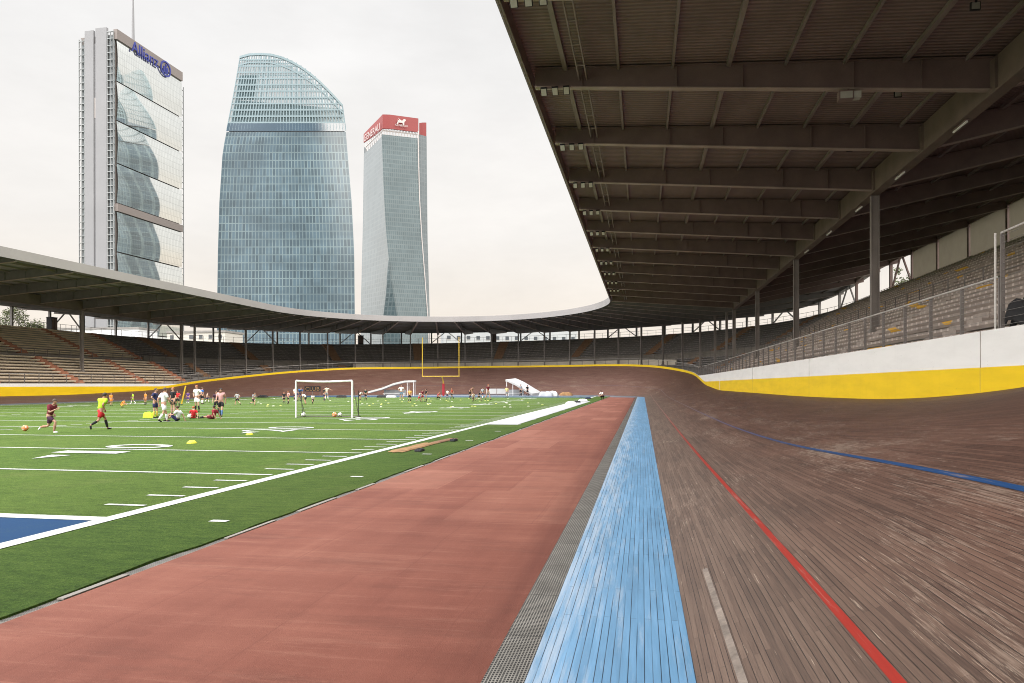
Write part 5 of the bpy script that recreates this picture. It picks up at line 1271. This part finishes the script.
    mb.poly([pp(0,0),pp(1.2,0),pp(1.5,1.8),pp(5.4,1.8),pp(5.8,0),pp(7.0,0),pp(7.2,3.0),pp(8.6,4.4),pp(8.0,5.8),pp(6.4,5.6),pp(5.6,4.2),pp(4.2,4.0),pp(1.2,6.2),pp(2.6,3.8),pp(.2,4.4),pp(1.2,3.0),pp(.4,2.2)])
    mb.build('emblem', m_signw, t)
tower_c()

# ------------------------------------------------------------------ streets beyond the roof: low buildings and trees seen through the open top walkway
m_stone = m_wall('pale_render', (.50,.48,.44), .15); m_win = mat('dark_window', (.06,.07,.08), .2, .2, .5); m_roof = mat('roof_sheet', (.22,.21,.20), .8, .2, .5)
def block(lab, px, zc, wdt, dep, h, m=m_stone, fl=3.4, seed=0):
    t = thing('apartment_building', lab, 'building', ground_at((px-512)/F*zc, zc), YAW+radians(random.Random(seed).uniform(-12,12)))
    mb = MB(); mb.box(-wdt/2,wdt/2,0,dep,0,h); mb.build('wall', m, t)
    mb = MB(); mb.box(-wdt/2-.4,wdt/2+.4,-.4,dep+.4,h+.003,h+.8); mb.build('roof', m_roof, t)
    nf = int(h/fl); nw = min(int(wdt/4.2), 14)
    for i in range(max(0, nf-4), nf):
        for j in range(nw):
            x = -wdt/2+(j+.5)*wdt/nw; z = i*fl+1.0
            mb = MB(); mb.box(x-.8,x+.8,-.09,-.004,z,z+1.7); w_ = mb.build('window', m_win, t)
            mb = MB(); mb.box(x-.95,x+.95,-.16,-.003,z-.16,z-.005); mb.build('sill', m_stone, w_)
block('pale apartment block seen under the roof left of the curved tower', 196, 300, 26, 14, 24, m_stone, 3.4, 1)
block('grey office block seen under the roof behind the yellow goalpost', 512, 330, 62, 16, 28, mat('grey_render', (.34,.36,.37), .6, .1, .1), 3.6, 2)
block('white block seen under the roof below the slab tower', 96, 320, 40, 14, 27, mat('white_render', (.62,.64,.66), .6, .06, .1), 3.5, 3)
def tree(lab, x, y, h, r, seed, m, base=ZG):
    rr = random.Random(seed); t = thing('broadleaf_tree', lab, 'tree', (x, y, base))
    mb = MB(); tops = []
    mb.tube((0,0,0),(.15,.1,h*.45),.26,9,.17); mb.tube((.15,.1,h*.45),(.1,0,h*.8),.17,8,.06)
    for i in range(9):
        a = rr.uniform(0,2*pi); z = h*rr.uniform(.38,.72); p = Vector((.12,.05,z)); q = p+Vector((cos(a)*r*.75, sin(a)*r*.75, h*rr.uniform(.08,.25))); mb.tube(p, q, .09, 6, .025); tops.append(q)
    mb.build('trunk', M['bark'], t)
    mb = MB(); cl = [(q+Vector((rr.uniform(-.6,.6),rr.uniform(-.6,.6),rr.uniform(-.3,.8))), rr.uniform(.7,1.35)) for q in tops for _ in range(3)]+[(Vector((rr.uniform(-r,r)*.5,rr.uniform(-r,r)*.5,h*rr.uniform(.75,1.0))), rr.uniform(.6,1.2)) for _ in range(12)]
    for c, cr in cl:
        for _ in range(70):
            d = Vector((rr.gauss(0,1),rr.gauss(0,1),rr.gauss(0,1))).normalized()*cr*rr.uniform(.35,1.05); p = c+d; s_ = rr.uniform(.10,.21)
            u = Vector((rr.gauss(0,1),rr.gauss(0,1),rr.gauss(0,.6))).normalized(); v = u.orthogonal().normalized(); v = (Matrix.Rotation(rr.uniform(0,6.28), 3, u) @ v)
            mb.quad(p-u*s_, p-v*s_*.5, p+u*s_, p+v*s_*.5)
    mb.build('crown', m, t)
def tree_at(lab, px, zc, h, r, seed, m): x, y = cw((px-512)/F*zc, zc); tree(lab, x, y, h, r, seed, m)
tree_at('green tree showing above the left stand at the photo edge', 6, 112, 14.2, 2.6, 11, M['leaf2'])
tree_at('lower green tree right of the one at the left photo edge', 31, 114, 12.6, 2.0, 12, M['leaf2'])
tree_at('round tree showing under the far roof right of centre', 700, 190, 14.4, 3.2, 13, M['leaf'])
tree_at('small tree showing under the far roof at the start of the right stand', 689, 186, 13.2, 1.8, 14, M['leaf'])
tree_at('leafy tree behind the open rear bay of the right stand', 906, 92, 16.5, 3.4, 15, M['leaf2'])
S.cycles.diffuse_bounces = 8; S.cycles.use_denoising = True; S.cycles.denoising_prefilter = 'NONE'; S.cycles.use_light_tree = False; S.cycles.sample_clamp_indirect = 3; S.cycles.filter_width = 1.0
S.view_settings.view_transform = 'Standard'; S.view_settings.look = 'None'; S.view_settings.exposure = 0
